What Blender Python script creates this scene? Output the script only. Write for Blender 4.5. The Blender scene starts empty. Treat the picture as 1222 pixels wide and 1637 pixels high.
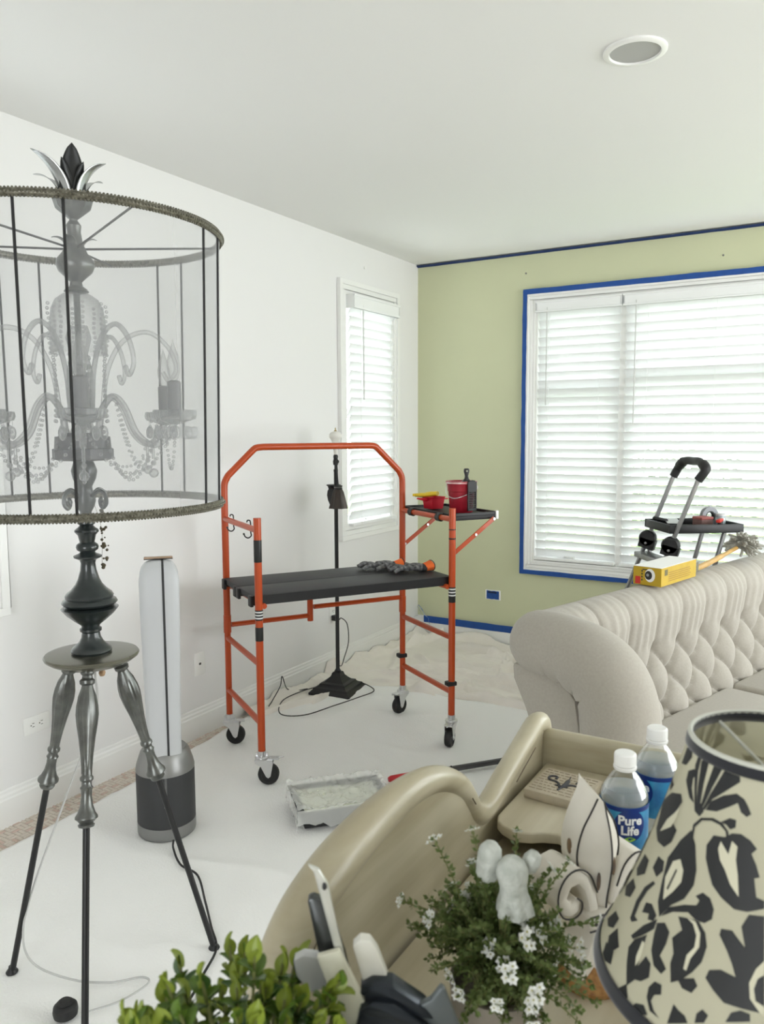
import bpy, bmesh, math, random
from mathutils import Matrix, Vector
from mathutils import noise as mnoise
random.seed(7)
PI = math.pi
sc = bpy.context.scene
COL = sc.collection

# ------------------------------------------------------------------ camera, sky, exposure
def set_camera():
    f, pitch, yaw, roll = 1269.73, 0.102759, 0.537648, -0.0041806
    F = Vector((-math.sin(yaw)*math.cos(pitch), math.cos(yaw)*math.cos(pitch), -math.sin(pitch)))
    R = Vector((math.cos(yaw), math.sin(yaw), 0)); U = R.cross(F)
    R2 = R*math.cos(roll) + U*math.sin(roll); U2 = U*math.cos(roll) - R*math.sin(roll)
    cd = bpy.data.cameras.new('camera'); cam = bpy.data.objects.new('camera', cd); COL.objects.link(cam)
    m = Matrix((( R2.x, U2.x, -F.x, 2.80987), (R2.y, U2.y, -F.y, -5.23968), (R2.z, U2.z, -F.z, 1.54891), (0, 0, 0, 1)))
    cam.matrix_world = m
    cd.sensor_fit = 'VERTICAL'; cd.sensor_height = 36.0; cd.sensor_width = 36.0*1222/1637
    cd.lens = f/1637*36.0
    cd.clip_start = 0.02; cd.clip_end = 200
    cd.dof.use_dof = True; cd.dof.focus_distance = 2.9; cd.dof.aperture_fstop = 9.0
    sc.camera = cam
set_camera()

SKY = 5.4
w = bpy.data.worlds.new('daylight'); sc.world = w; w.use_nodes = True
bg = w.node_tree.nodes['Background']; bg.inputs[0].default_value = (0.95, 0.985, 1.0, 1); bg.inputs[1].default_value = SKY
sc.view_settings.view_transform = 'Standard'; sc.view_settings.look = 'None'
sc.view_settings.exposure = 0.46; sc.view_settings.gamma = 1.0; sc.view_settings.use_curve_mapping = False
sc.cycles.max_bounces = 12; sc.cycles.diffuse_bounces = 8; sc.cycles.transparent_max_bounces = 24
sc.cycles.transmission_bounces = 10; sc.cycles.caustics_reflective = False; sc.cycles.caustics_refractive = False

def portal(name, loc, rot, sx, sy):
    l = bpy.data.lights.new(name, 'AREA'); l.shape = 'RECTANGLE'; l.size = sx; l.size_y = sy; l.cycles.is_portal = True
    o = bpy.data.objects.new(name, l); COL.objects.link(o); o.location = loc; o.rotation_euler = rot
portal('window_light_right', (5.68, -1.95, 1.52), (0, math.radians(90), 0), 2.25, 3.3)
portal('window_light_back', (2.0, 0.13, 1.50), (math.radians(-90), 0, 0), 2.3, 1.9)
portal('window_light_garden', (4.25, 0.13, 1.50), (math.radians(-90), 0, 0), 1.7, 2.2)
portal('window_light_left', (-0.13, -0.69, 1.66), (0, math.radians(-90), 0), 1.5, 0.6)
portal('rear_fill_portal', (2.8, -7.58, 1.25), (math.radians(90), 0, 0), 1.6, 1.9)  # guides sky fill through the opening added in the front wall

# ------------------------------------------------------------------ materials
MATS = {}
def mat(name, col=(.8, .8, .8), rough=.5, metal=0., bump=0., bscale=60., var=0., vscale=8., col2=None, alpha=1., trans=0., ior=1.45,
        transl=0., coat=0., sheen=0., spec=.5, stretch=(1, 1, 1), bdist=.002, emit=0., detail=4.):
    if name in MATS: return MATS[name]
    m = bpy.data.materials.new(name); m.use_nodes = True; nt = m.node_tree; N = nt.nodes; L = nt.links
    b = N['Principled BSDF']; out = N['Material Output']
    b.inputs['Base Color'].default_value = (*col, 1); b.inputs['Roughness'].default_value = rough; b.inputs['Metallic'].default_value = metal
    b.inputs['IOR'].default_value = ior; b.inputs['Transmission Weight'].default_value = trans; b.inputs['Alpha'].default_value = alpha
    b.inputs['Coat Weight'].default_value = coat; b.inputs['Sheen Weight'].default_value = sheen; b.inputs['Specular IOR Level'].default_value = spec
    if emit: b.inputs['Emission Color'].default_value = (*col, 1); b.inputs['Emission Strength'].default_value = emit
    if bump or var or col2:
        tc = N.new('ShaderNodeTexCoord'); mp = N.new('ShaderNodeMapping'); mp.inputs['Scale'].default_value = stretch
        L.new(tc.outputs['Object'], mp.inputs['Vector'])
    if var or col2:
        n1 = N.new('ShaderNodeTexNoise'); n1.inputs['Scale'].default_value = vscale; n1.inputs['Detail'].default_value = detail
        L.new(mp.outputs['Vector'], n1.inputs['Vector'])
        mx = N.new('ShaderNodeMix'); mx.data_type = 'RGBA'
        c2 = col2 if col2 else tuple(c*(1-var) for c in col)
        mx.inputs[6].default_value = (*col, 1); mx.inputs[7].default_value = (*c2, 1)
        rp = N.new('ShaderNodeMapRange'); rp.inputs[1].default_value = .35; rp.inputs[2].default_value = .68
        L.new(n1.outputs['Fac'], rp.inputs[0]); L.new(rp.outputs[0], mx.inputs[0]); L.new(mx.outputs[2], b.inputs['Base Color'])
    if bump:
        n2 = N.new('ShaderNodeTexNoise'); n2.inputs['Scale'].default_value = bscale; n2.inputs['Detail'].default_value = 4
        L.new(mp.outputs['Vector'], n2.inputs['Vector'])
        bp = N.new('ShaderNodeBump'); bp.inputs['Strength'].default_value = bump; bp.inputs['Distance'].default_value = bdist
        L.new(n2.outputs['Fac'], bp.inputs['Height']); L.new(bp.outputs['Normal'], b.inputs['Normal'])
    if transl:
        t = N.new('ShaderNodeBsdfTranslucent'); t.inputs['Color'].default_value = (*col, 1)
        ms = N.new('ShaderNodeMixShader'); ms.inputs[0].default_value = transl
        L.new(b.outputs[0], ms.inputs[1]); L.new(t.outputs[0], ms.inputs[2]); L.new(ms.outputs[0], out.inputs['Surface'])
    MATS[name] = m
    return m

def glass_mat(name, col=(1, 1, 1), clear=.85, rough=.05):
    """thin clear glass: mostly transparent with a glossy skin"""
    if name in MATS: return MATS[name]
    m = bpy.data.materials.new(name); m.use_nodes = True; nt = m.node_tree; N = nt.nodes; L = nt.links
    for n in list(N):
        if n.type == 'BSDF_PRINCIPLED': N.remove(n)
    out = N['Material Output']; tr = N.new('ShaderNodeBsdfTransparent'); tr.inputs[0].default_value = (*col, 1)
    gl = N.new('ShaderNodeBsdfGlossy'); gl.inputs['Roughness'].default_value = rough; gl.inputs[0].default_value = (1, 1, 1, 1)
    lw = N.new('ShaderNodeLayerWeight'); lw.inputs[0].default_value = 1-clear
    ms = N.new('ShaderNodeMixShader'); L.new(lw.outputs['Facing'], ms.inputs[0])
    L.new(tr.outputs[0], ms.inputs[1]); L.new(gl.outputs[0], ms.inputs[2]); L.new(ms.outputs[0], out.inputs['Surface'])
    MATS[name] = m
    return m

def crystal_mat(name, col, edge):
    """cut glass: clear where seen face on, grey and glossy towards its edges"""
    if name in MATS: return MATS[name]
    m = bpy.data.materials.new(name); m.use_nodes = True; nt = m.node_tree; N = nt.nodes; L = nt.links
    b = N['Principled BSDF']; b.inputs['Base Color'].default_value = (*col, 1); b.inputs['Roughness'].default_value = .06; b.inputs['Specular IOR Level'].default_value = 1.0
    out = N['Material Output']; tr = N.new('ShaderNodeBsdfTransparent'); lw = N.new('ShaderNodeLayerWeight'); lw.inputs[0].default_value = .5
    mr = N.new('ShaderNodeMapRange'); mr.inputs[3].default_value = .14; mr.inputs[4].default_value = edge
    L.new(lw.outputs['Facing'], mr.inputs[0]); ms = N.new('ShaderNodeMixShader'); L.new(mr.outputs[0], ms.inputs[0]); L.new(tr.outputs[0], ms.inputs[1]); L.new(b.outputs[0], ms.inputs[2])
    L.new(ms.outputs[0], out.inputs['Surface']); MATS[name] = m
    return m

def sheer_mat(name, col, alpha, transl=.4):
    if name in MATS: return MATS[name]
    m = bpy.data.materials.new(name); m.use_nodes = True; nt = m.node_tree; N = nt.nodes; L = nt.links
    for n in list(N):
        if n.type == 'BSDF_PRINCIPLED': N.remove(n)
    out = N['Material Output']; tr = N.new('ShaderNodeBsdfTransparent')
    d = N.new('ShaderNodeBsdfDiffuse'); d.inputs[0].default_value = (*col, 1)
    t = N.new('ShaderNodeBsdfTranslucent'); t.inputs[0].default_value = (*col, 1)
    m1 = N.new('ShaderNodeMixShader'); m1.inputs[0].default_value = transl; L.new(d.outputs[0], m1.inputs[1]); L.new(t.outputs[0], m1.inputs[2])
    lw = N.new('ShaderNodeLayerWeight'); lw.inputs[0].default_value = .5
    mr = N.new('ShaderNodeMapRange'); mr.inputs[1].default_value = 0; mr.inputs[2].default_value = 1; mr.inputs[3].default_value = alpha; mr.inputs[4].default_value = min(1, alpha*2.1)
    L.new(lw.outputs['Facing'], mr.inputs[0])
    m2 = N.new('ShaderNodeMixShader'); L.new(mr.outputs[0], m2.inputs[0]); L.new(tr.outputs[0], m2.inputs[1]); L.new(m1.outputs[0], m2.inputs[2])
    L.new(m2.outputs[0], out.inputs['Surface']); MATS[name] = m
    return m

# ------------------------------------------------------------------ geometry helpers
ROOTM = {}
def root_of(o):
    while o.parent: o = o.parent
    return o

class MB:
    def __init__(s): s.v = []; s.f = []; s.mi = []; s.cur = 0
    def mat_index(s, i): s.cur = i; return s
    def _add(s, vs, fs):
        o = len(s.v); s.v += [tuple(p) for p in vs]; s.f += [tuple(i+o for i in f) for f in fs]; s.mi += [s.cur]*len(fs); return o
    def xf(s, start, M):
        for i in range(start, len(s.v)): s.v[i] = tuple(M @ Vector(s.v[i]))
        return s
    def box(s, x0, x1, y0, y1, z0, z1):
        s._add([(x0, y0, z0), (x1, y0, z0), (x1, y1, z0), (x0, y1, z0), (x0, y0, z1), (x1, y0, z1), (x1, y1, z1), (x0, y1, z1)],
               [(0, 3, 2, 1), (4, 5, 6, 7), (0, 1, 5, 4), (1, 2, 6, 5), (2, 3, 7, 6), (3, 0, 4, 7)]); return s
    def beam(s, a, b, wx, wy, up=(0, 0, 1)):
        """box from a to b, wx wide sideways, wy deep along up"""
        a = Vector(a); b = Vector(b); d = (b-a).normalized(); x = d.cross(Vector(up))
        if x.length < 1e-5: x = d.cross(Vector((1, 0, 0)))
        x.normalize(); y = x.cross(d)
        vs = [p+x*sx*wx/2+y*sy*wy/2 for p in (a, b) for sx, sy in ((-1, -1), (1, -1), (1, 1), (-1, 1))]
        s._add(vs, [(0, 1, 2, 3), (7, 6, 5, 4), (0, 4, 5, 1), (1, 5, 6, 2), (2, 6, 7, 3), (3, 7, 4, 0)]); return s
    def lathe(s, prof, n=24, M=None, flutes=0, famp=0., fr=None, caps=True):
        st = len(s.v); vs = []; fs = []
        for k, (r, z) in enumerate(prof):
            for i in range(n):
                a = 2*PI*i/n; rr = r
                if flutes and (fr is None or fr[0] <= z <= fr[1]): rr = r*(1+famp*math.cos(a*flutes))
                vs.append((rr*math.cos(a), rr*math.sin(a), z))
        for k in range(len(prof)-1):
            for i in range(n):
                j = (i+1) % n; fs.append((k*n+i, k*n+j, (k+1)*n+j, (k+1)*n+i))
        if caps:
            if prof[0][0] > 1e-6: fs.append(tuple(range(n-1, -1, -1)))
            if prof[-1][0] > 1e-6: fs.append(tuple((len(prof)-1)*n+i for i in range(n)))
        s._add(vs, fs)
        if M is not None: s.xf(st, M)
        return s
    def tube(s, pts, r, n=8, closed=False, caps=True, sy=1.0):
        P = [Vector(p) for p in pts]; m = len(P)
        rr = r if isinstance(r, (list, tuple)) else [r]*m
        T = []
        for i in range(m):
            a = P[(i-1) % m] if (closed or i > 0) else P[i]; b = P[(i+1) % m] if (closed or i < m-1) else P[i]
            t = (b-a); T.append(t.normalized() if t.length > 1e-9 else Vector((0, 0, 1)))
        ref = Vector((0, 0, 1)) if abs(T[0].z) < .9 else Vector((1, 0, 0))
        x = (ref - T[0]*ref.dot(T[0])).normalized(); vs = []; fs = []
        for i in range(m):
            x = (x - T[i]*x.dot(T[i]))
            if x.length < 1e-6: x = T[i].orthogonal()
            x.normalize(); y = T[i].cross(x)
            for k in range(n):
                a = 2*PI*k/n; vs.append(P[i]+x*rr[i]*math.cos(a)*sy+y*rr[i]*math.sin(a))
        for i in range(m if closed else m-1):
            j = (i+1) % m
            for k in range(n):
                l = (k+1) % n; fs.append((i*n+k, i*n+l, j*n+l, j*n+k))
        if caps and not closed: fs.append(tuple(range(n-1, -1, -1))); fs.append(tuple((m-1)*n+k for k in range(n)))
        s._add(vs, fs); return s
    def ball(s, c, r, n=8, m=6, sc_=(1, 1, 1)):
        c = Vector(c); vs = []; fs = []
        for j in range(m+1):
            ph = PI*j/m
            for i in range(n):
                a = 2*PI*i/n; vs.append((c.x+r*sc_[0]*math.sin(ph)*math.cos(a), c.y+r*sc_[1]*math.sin(ph)*math.sin(a), c.z+r*sc_[2]*math.cos(ph)))
        for j in range(m):
            for i in range(n):
                k = (i+1) % n; fs.append((j*n+i, (j+1)*n+i, (j+1)*n+k, j*n+k))
        s._add(vs, fs); return s
    def prism(s, poly, h0, h1, M=None):
        """poly in xy extruded from z=h0 to h1"""
        st = len(s.v); n = len(poly)
        s._add([(x, y, h0) for x, y in poly]+[(x, y, h1) for x, y in poly],
               [tuple(range(n-1, -1, -1)), tuple(range(n, 2*n))]+[(i, (i+1) % n, n+(i+1) % n, n+i) for i in range(n)])
        if M is not None: s.xf(st, M)
        return s
    def grid(s, fn, nu, nv, thick=None, wrap=False):
        vs = [fn(i/nu, j/nv) for j in range(nv+1) for i in range(nu+1)]; w_ = nu+1
        fs = [(j*w_+i, j*w_+i+1, (j+1)*w_+i+1, (j+1)*w_+i) for j in range(nv) for i in range(nu)]
        s._add(vs, fs); return s
    def build(s, name, mats, parent=None, smooth=35, bevel=0., bseg=2, world=False, kind=None, sub=0, solid=0., label=None):
        me = bpy.data.meshes.new(name); vs = s.v
        if world and parent is not None:
            Mi = ROOTM[root_of(parent).name].inverted(); vs = [tuple(Mi @ Vector(p)) for p in vs]
        me.from_pydata(vs, [], s.f)
        mats = mats if isinstance(mats, (list, tuple)) else [mats]
        for m in mats: me.materials.append(m)
        if len(mats) > 1: me.polygons.foreach_set('material_index', s.mi)
        if bevel:
            bm = bmesh.new(); bm.from_mesh(me); bmesh.ops.remove_doubles(bm, verts=bm.verts, dist=1e-5)
            es = [e for e in bm.edges if len(e.link_faces) == 2 and e.calc_face_angle(0) > .5]
            bmesh.ops.bevel(bm, geom=es, offset=bevel, segments=bseg, affect='EDGES', profile=.5, clamp_overlap=True)
            bm.to_mesh(me); bm.free()
        me.validate(); me.update()
        if bevel and smooth == 35: smooth = 25
        if smooth:
            me.shade_smooth()
            if smooth < 180: me.set_sharp_from_angle(angle=math.radians(smooth))
        o = bpy.data.objects.new(name, me); COL.objects.link(o)
        if parent is not None: o.parent = parent
        if kind: o['kind'] = kind
        if label: o['label'] = label
        if solid:
            md = o.modifiers.new('thickness', 'SOLIDIFY'); md.thickness = solid; md.offset = 0
        if sub:
            md = o.modifiers.new('smooth', 'SUBSURF'); md.levels = sub; md.render_levels = sub
        return o

def tag(o, label, cat, group=None, kind=None):
    o['label'] = label; o['category'] = cat
    if group: o['group'] = group
    if kind: o['kind'] = kind
    return o
def thing(name, label, cat, loc=(0, 0, 0), rz=0., group=None):
    o = bpy.data.objects.new(name, None); COL.objects.link(o); o.location = loc; o.rotation_euler = (0, 0, rz); o.empty_display_size = .05
    ROOTM[o.name] = Matrix.Translation(Vector(loc)) @ Matrix.Rotation(rz, 4, 'Z')
    return tag(o, label, cat, group)
def struct_root(name):
    o = bpy.data.objects.new(name, None); COL.objects.link(o); o['kind'] = 'structure'; ROOTM[o.name] = Matrix.Identity(4); return o
def place(o, loc, rz=0.):
    """re-seat a single mesh so that its origin lies at loc while its vertices stay"""
    M = Matrix.Translation(Vector(loc)) @ Matrix.Rotation(rz, 4, 'Z'); o.data.transform(M.inverted()); o.location = loc; o.rotation_euler = (0, 0, rz); return o
def share(src, name, parent, M):
    """another object that shares src's mesh"""
    o = bpy.data.objects.new(name, src.data); COL.objects.link(o); o.parent = parent; o.matrix_local = M
    for md in src.modifiers:
        if md.type == 'SUBSURF': k = o.modifiers.new('smooth', 'SUBSURF'); k.levels = md.levels; k.render_levels = md.render_levels
    return o
def T(x, y, z): return Matrix.Translation((x, y, z))
def RX(a): return Matrix.Rotation(math.radians(a), 4, 'X')
def RY(a): return Matrix.Rotation(math.radians(a), 4, 'Y')
def RZ(a): return Matrix.Rotation(math.radians(a), 4, 'Z')
def along(a, b):
    """matrix that carries +z from the origin onto the line a->b"""
    a = Vector(a); b = Vector(b); q = (b-a).to_track_quat('Z', 'Y'); return Matrix.Translation(a) @ q.to_matrix().to_4x4()
def spline(pts, n=8, closed=False):
    P = [Vector(p) for p in pts]; m = len(P); out = []
    for i in range(m if closed else m-1):
        p0 = P[(i-1) % m] if closed or i > 0 else P[0]*2-P[1]; p1 = P[i]; p2 = P[(i+1) % m]
        p3 = P[(i+2) % m] if closed or i+2 < m else P[-1]*2-P[-2]
        for k in range(n):
            t = k/n; out.append(.5*((2*p1)+(p2-p0)*t+(2*p0-5*p1+4*p2-p3)*t*t+(3*p1-p0-3*p2+p3)*t**3))
    if not closed: out.append(P[-1])
    return out
def sm(a, b, x):
    t = max(0., min(1., (x-a)/(b-a))); return t*t*(3-2*t)
def fbm(x, y, z=0., o=4):
    return mnoise.fractal(Vector((x, y, z)), 1.0, 2.0, o)
def text_mesh(txt, size, bold=0.):
    c = bpy.data.curves.new('lettering', 'FONT'); c.body = txt; c.size = size; c.align_x = 'CENTER'; c.align_y = 'CENTER'; c.offset = bold
    c.resolution_u = 3
    o = bpy.data.objects.new('lettering', c); COL.objects.link(o)
    dg = bpy.context.evaluated_depsgraph_get(); me = o.evaluated_get(dg).to_mesh()
    vs = [tuple(v.co) for v in me.vertices]; fs = [tuple(p.vertices) for p in me.polygons]
    o.evaluated_get(dg).to_mesh_clear(); bpy.data.objects.remove(o); bpy.data.curves.remove(c)
    return vs, fs

# ------------------------------------------------------------------ common materials
WHITE_WALL = mat('white_wall_paint', (.79, .785, .78), .75, bump=.08, bscale=220, bdist=.001)
CEIL = mat('ceiling_paint', (.79, .79, .785), .85, bump=.06, bscale=200, bdist=.001)
GREEN = mat('green_wall_paint', (.60, .62, .415), .7, bump=.08, bscale=220, bdist=.001, var=.05, vscale=1.5)
TRIM = mat('white_trim_paint', (.84, .84, .825), .35)
TAPE = mat('blue_masking_tape', (.012, .075, .32), .6, bump=.15, bscale=300, bdist=.0005, var=.15, vscale=30)
# ================================================================== the room
XR, YF, H = 5.6, -7.6, 2.74
floor = MB().box(-.15, XR+.15, YF-.15, .15, -.12, 0).build('floor', mat('carpet_base', (.52, .46, .39), .95, bump=.4, bscale=500, bdist=.003, var=.18, vscale=40), smooth=0)
floor['kind'] = 'structure'
def carpet_weave():
    b = MB(); c = .036
    for i in range(0, 12):
        for j in range(-148, -18):
            x = .004+i*c; y = j*c
            if x > .40: continue
            w_, l_, z = .013, .033, .0035
            off = [-.009, .009]
            for o_ in off:
                if (i+j) % 2: x0, x1, y0, y1 = x+c/2+o_-w_/2, x+c/2+o_+w_/2, y+c/2-l_/2, y+c/2+l_/2
                else: x0, x1, y0, y1 = x+c/2-l_/2, x+c/2+l_/2, y+c/2+o_-w_/2, y+c/2+o_+w_/2
                b.mat_index(0 if (i*7+j*3+(o_ > 0)) % 5 else 1)
                d = .003
                b._add([(x0, y0, 0), (x1, y0, 0), (x1, y1, 0), (x0, y1, 0), (x0+d, y0+d, z), (x1-d, y0+d, z), (x1-d, y1-d, z), (x0+d, y1-d, z)],
                       [(4, 5, 6, 7), (0, 1, 5, 4), (1, 2, 6, 5), (2, 3, 7, 6), (3, 0, 4, 7)])
    b.build('carpet_weave', [mat('carpet_yarn', (.66, .60, .53), .95, bump=.4, bscale=700, bdist=.002), mat('carpet_yarn_pink', (.60, .47, .41), .95, bump=.4, bscale=700, bdist=.002)], floor, kind='stuff')
carpet_weave()

def wall_with_holes(name, axis, pos, thick, a0, a1, z0, z1, holes, m):
    """axis 'x': wall at x=pos running along y; 'y': wall at y=pos running along x; holes: (a0,a1,z0,z1)"""
    As = sorted({a0, a1, *[h[0] for h in holes], *[h[1] for h in holes]}); Zs = sorted({z0, z1, *[h[2] for h in holes], *[h[3] for h in holes]})
    b = MB(); p0, p1 = min(pos, pos+thick), max(pos, pos+thick)
    for i in range(len(As)-1):
        for k in range(len(Zs)-1):
            ca, cz = (As[i]+As[i+1])/2, (Zs[k]+Zs[k+1])/2
            if any(h[0] < ca < h[1] and h[2] < cz < h[3] for h in holes): continue
            if axis == 'x': b.box(p0, p1, As[i], As[i+1], Zs[k], Zs[k+1])
            else: b.box(As[i], As[i+1], p0, p1, Zs[k], Zs[k+1])
    o = b.build(name, m, smooth=0); o['kind'] = 'structure'; return o
W1 = (-.975, -.405, .93, 2.40)      # opening in the left wall
W3 = (-4.07, -3.47, .93, 2.40)
W5 = (3.40, 5.10, .40, 2.60)
W2 = (.905, 3.05, .632, 2.40)       # opening in the green wall
wall_with_holes('wall_left', 'x', 0, -.14, YF, .14, 0, H, [W1, W3], WHITE_WALL)
wall_with_holes('wall_back', 'y', 0, .14, 0, XR+.14, 0, H, [W2, W5], GREEN)
wall_with_holes('wall_right', 'x', XR, .14, YF, 0, 0, H, [(-3.6, -.3, .4, 2.65)], WHITE_WALL)
wall_with_holes('wall_front', 'y', YF, -.14, 0, XR, 0, H, [(2.0, 3.6, .3, 2.2)], WHITE_WALL)  # unseen opening added behind the camera to let in fill light
c_ = MB().box(-.14, XR+.14, YF-.14, .14, H, H+.12).build('ceiling', CEIL, smooth=0); c_['kind'] = 'structure'

def baseboard(name, runs):
    prof = [(0, .0), (.016, .0), (.016, .112), (.012, .118), (.012, .128), (.008, .136), (.008, .146), (.004, .151), (0, .151)]
    b = MB()
    for (ax, lo, hi) in runs:
        n = len(prof); vs = []
        for e in (lo, hi):
            for d, z in prof: vs.append((d, e, z) if ax == 'x' else (e, -d, z))
        fs = [tuple(range(n)), tuple(range(2*n-1, n-1, -1))]+[(i, (i+1) % n, n+(i+1) % n, n+i) for i in range(n)]
        b._add(vs, fs)
    o = b.build(name, TRIM, smooth=0); o['kind'] = 'structure'
baseboard('baseboard_left', [('x', YF, 0)])
baseboard('baseboard_back', [('y', 0, XR)])

GLASS = glass_mat('window_glass', (.97, .985, .98), .93)
def frame_box(b, axis, a0, a1, z0, z1, wd, d0, d1):
    """picture-frame of four bars; axis 'x' lies on the left wall (depth along +x), 'y' on the green wall (depth along -y)"""
    for (p, q, r, s_) in ((a0, a1, z1-wd, z1), (a0, a1, z0, z0+wd), (a0, a0+wd, z0+wd, z1-wd), (a1-wd, a1, z0+wd, z1-wd)):
        if axis == 'x': b.box(d0, d1, p, q, r, s_)
        else: b.box(p, q, -d1, -d0, r, s_)
def make_window(name, axis, op, cas, mull=(), rails=()):
    """op: opening; cas: casing width"""
    r = struct_root(name); a0, a1, z0, z1 = op
    b = MB(); frame_box(b, axis, a0-cas, a1+cas, z0-cas, z1+cas, cas*.36, .0, .028)           # back band
    frame_box(b, axis, a0-cas*.64, a1+cas*.64, z0-cas*.64, z1+cas*.64, cas*.34, 0, .018)
    frame_box(b, axis, a0-cas*.30, a1+cas*.30, z0-cas*.30, z1+cas*.30, cas*.30, 0, .012)
    b.build('casing', TRIM, r, smooth=0, bevel=.002, bseg=1)
    b = MB(); frame_box(b, axis, a0, a1, z0, z1, .012, -.125, 0.0); b.build('jamb', TRIM, r, smooth=0)
    ed = [a0+.012]+[m for m in mull]+[a1-.012]
    for i in range(len(ed)-1):
        lo, hi = ed[i]+(.02 if i else 0), ed[i+1]-(.02 if i < len(ed)-2 else 0)
        rz = rails[i] if i < len(rails) else None
        b = MB(); frame_box(b, axis, lo, hi, z0+.012, z1-.012, .045, -.10, -.06); sash = b.build('sash', TRIM, r, smooth=0, bevel=.002, bseg=1)
        if rz:
            bb = MB(); (bb.box(-.105, -.058, lo, hi, rz-.03, rz+.03) if axis == 'x' else bb.box(lo, hi, .058, .105, rz-.03, rz+.03))
            bb.build('meeting_rail', TRIM, sash, smooth=0)
        spans = [(z0+.05, (rz or z1)-.03), ((rz or 0)+.03, z1-.05)] if rz else [(z0+.05, z1-.05)]
        for s0, s1 in spans:
            bb = MB(); (bb.box(-.083, -.079, lo+.04, hi-.04, s0, s1) if axis == 'x' else bb.box(lo+.04, hi-.04, .079, .083, s0, s1)); bb.build('pane', GLASS, sash, smooth=0)
        if i < len(ed)-2:
            bb = MB(); m = ed[i+1]; (bb.box(-.12, -.03, m-.022, m+.022, z0, z1) if axis == 'x' else bb.box(m-.022, m+.022, .03, .12, z0, z1)); bb.build('mullion', TRIM, r, smooth=0)
    return r
win1 = make_window('window_1', 'x', W1, .088, rails=(1.66,))
win2 = make_window('window_2', 'y', W2, .062, mull=(1.487,), rails=(1.80, 1.87))
make_window('window_5', 'y', W5, .062, mull=(4.25,), rails=(1.87, 1.87))
win3 = make_window('window_3', 'x', W3, .088, rails=(1.66,))
def crank(parent, M):
    b = MB(); st = 0; b.box(-.05, .05, -.012, .012, 0, .02); b.tube([(.0, -.01, .02), (.02, -.03, .025), (.07, -.03, .02)], .006, 6); b.ball((.075, -.03, .02), .009, 8, 6)
    b.xf(0, M); b.build('crank_handle', TRIM, parent, bevel=.003)
crank(win1, T(-.045, -.60, .945) @ RZ(90)); crank(win2, T(1.12, .05, .655))
bb = MB().box(XR-.0, XR+.1, -3.6, -.3, 2.57, 2.65).box(XR, XR+.1, -3.6, -.3, .4, .48)
for yy in (-3.6, -2.53, -1.46, -.38): bb.box(XR, XR+.1, yy, yy+.08, .4, 2.65)
w4 = bb.build('window_4', TRIM, smooth=0); w4['kind'] = 'structure'

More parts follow.
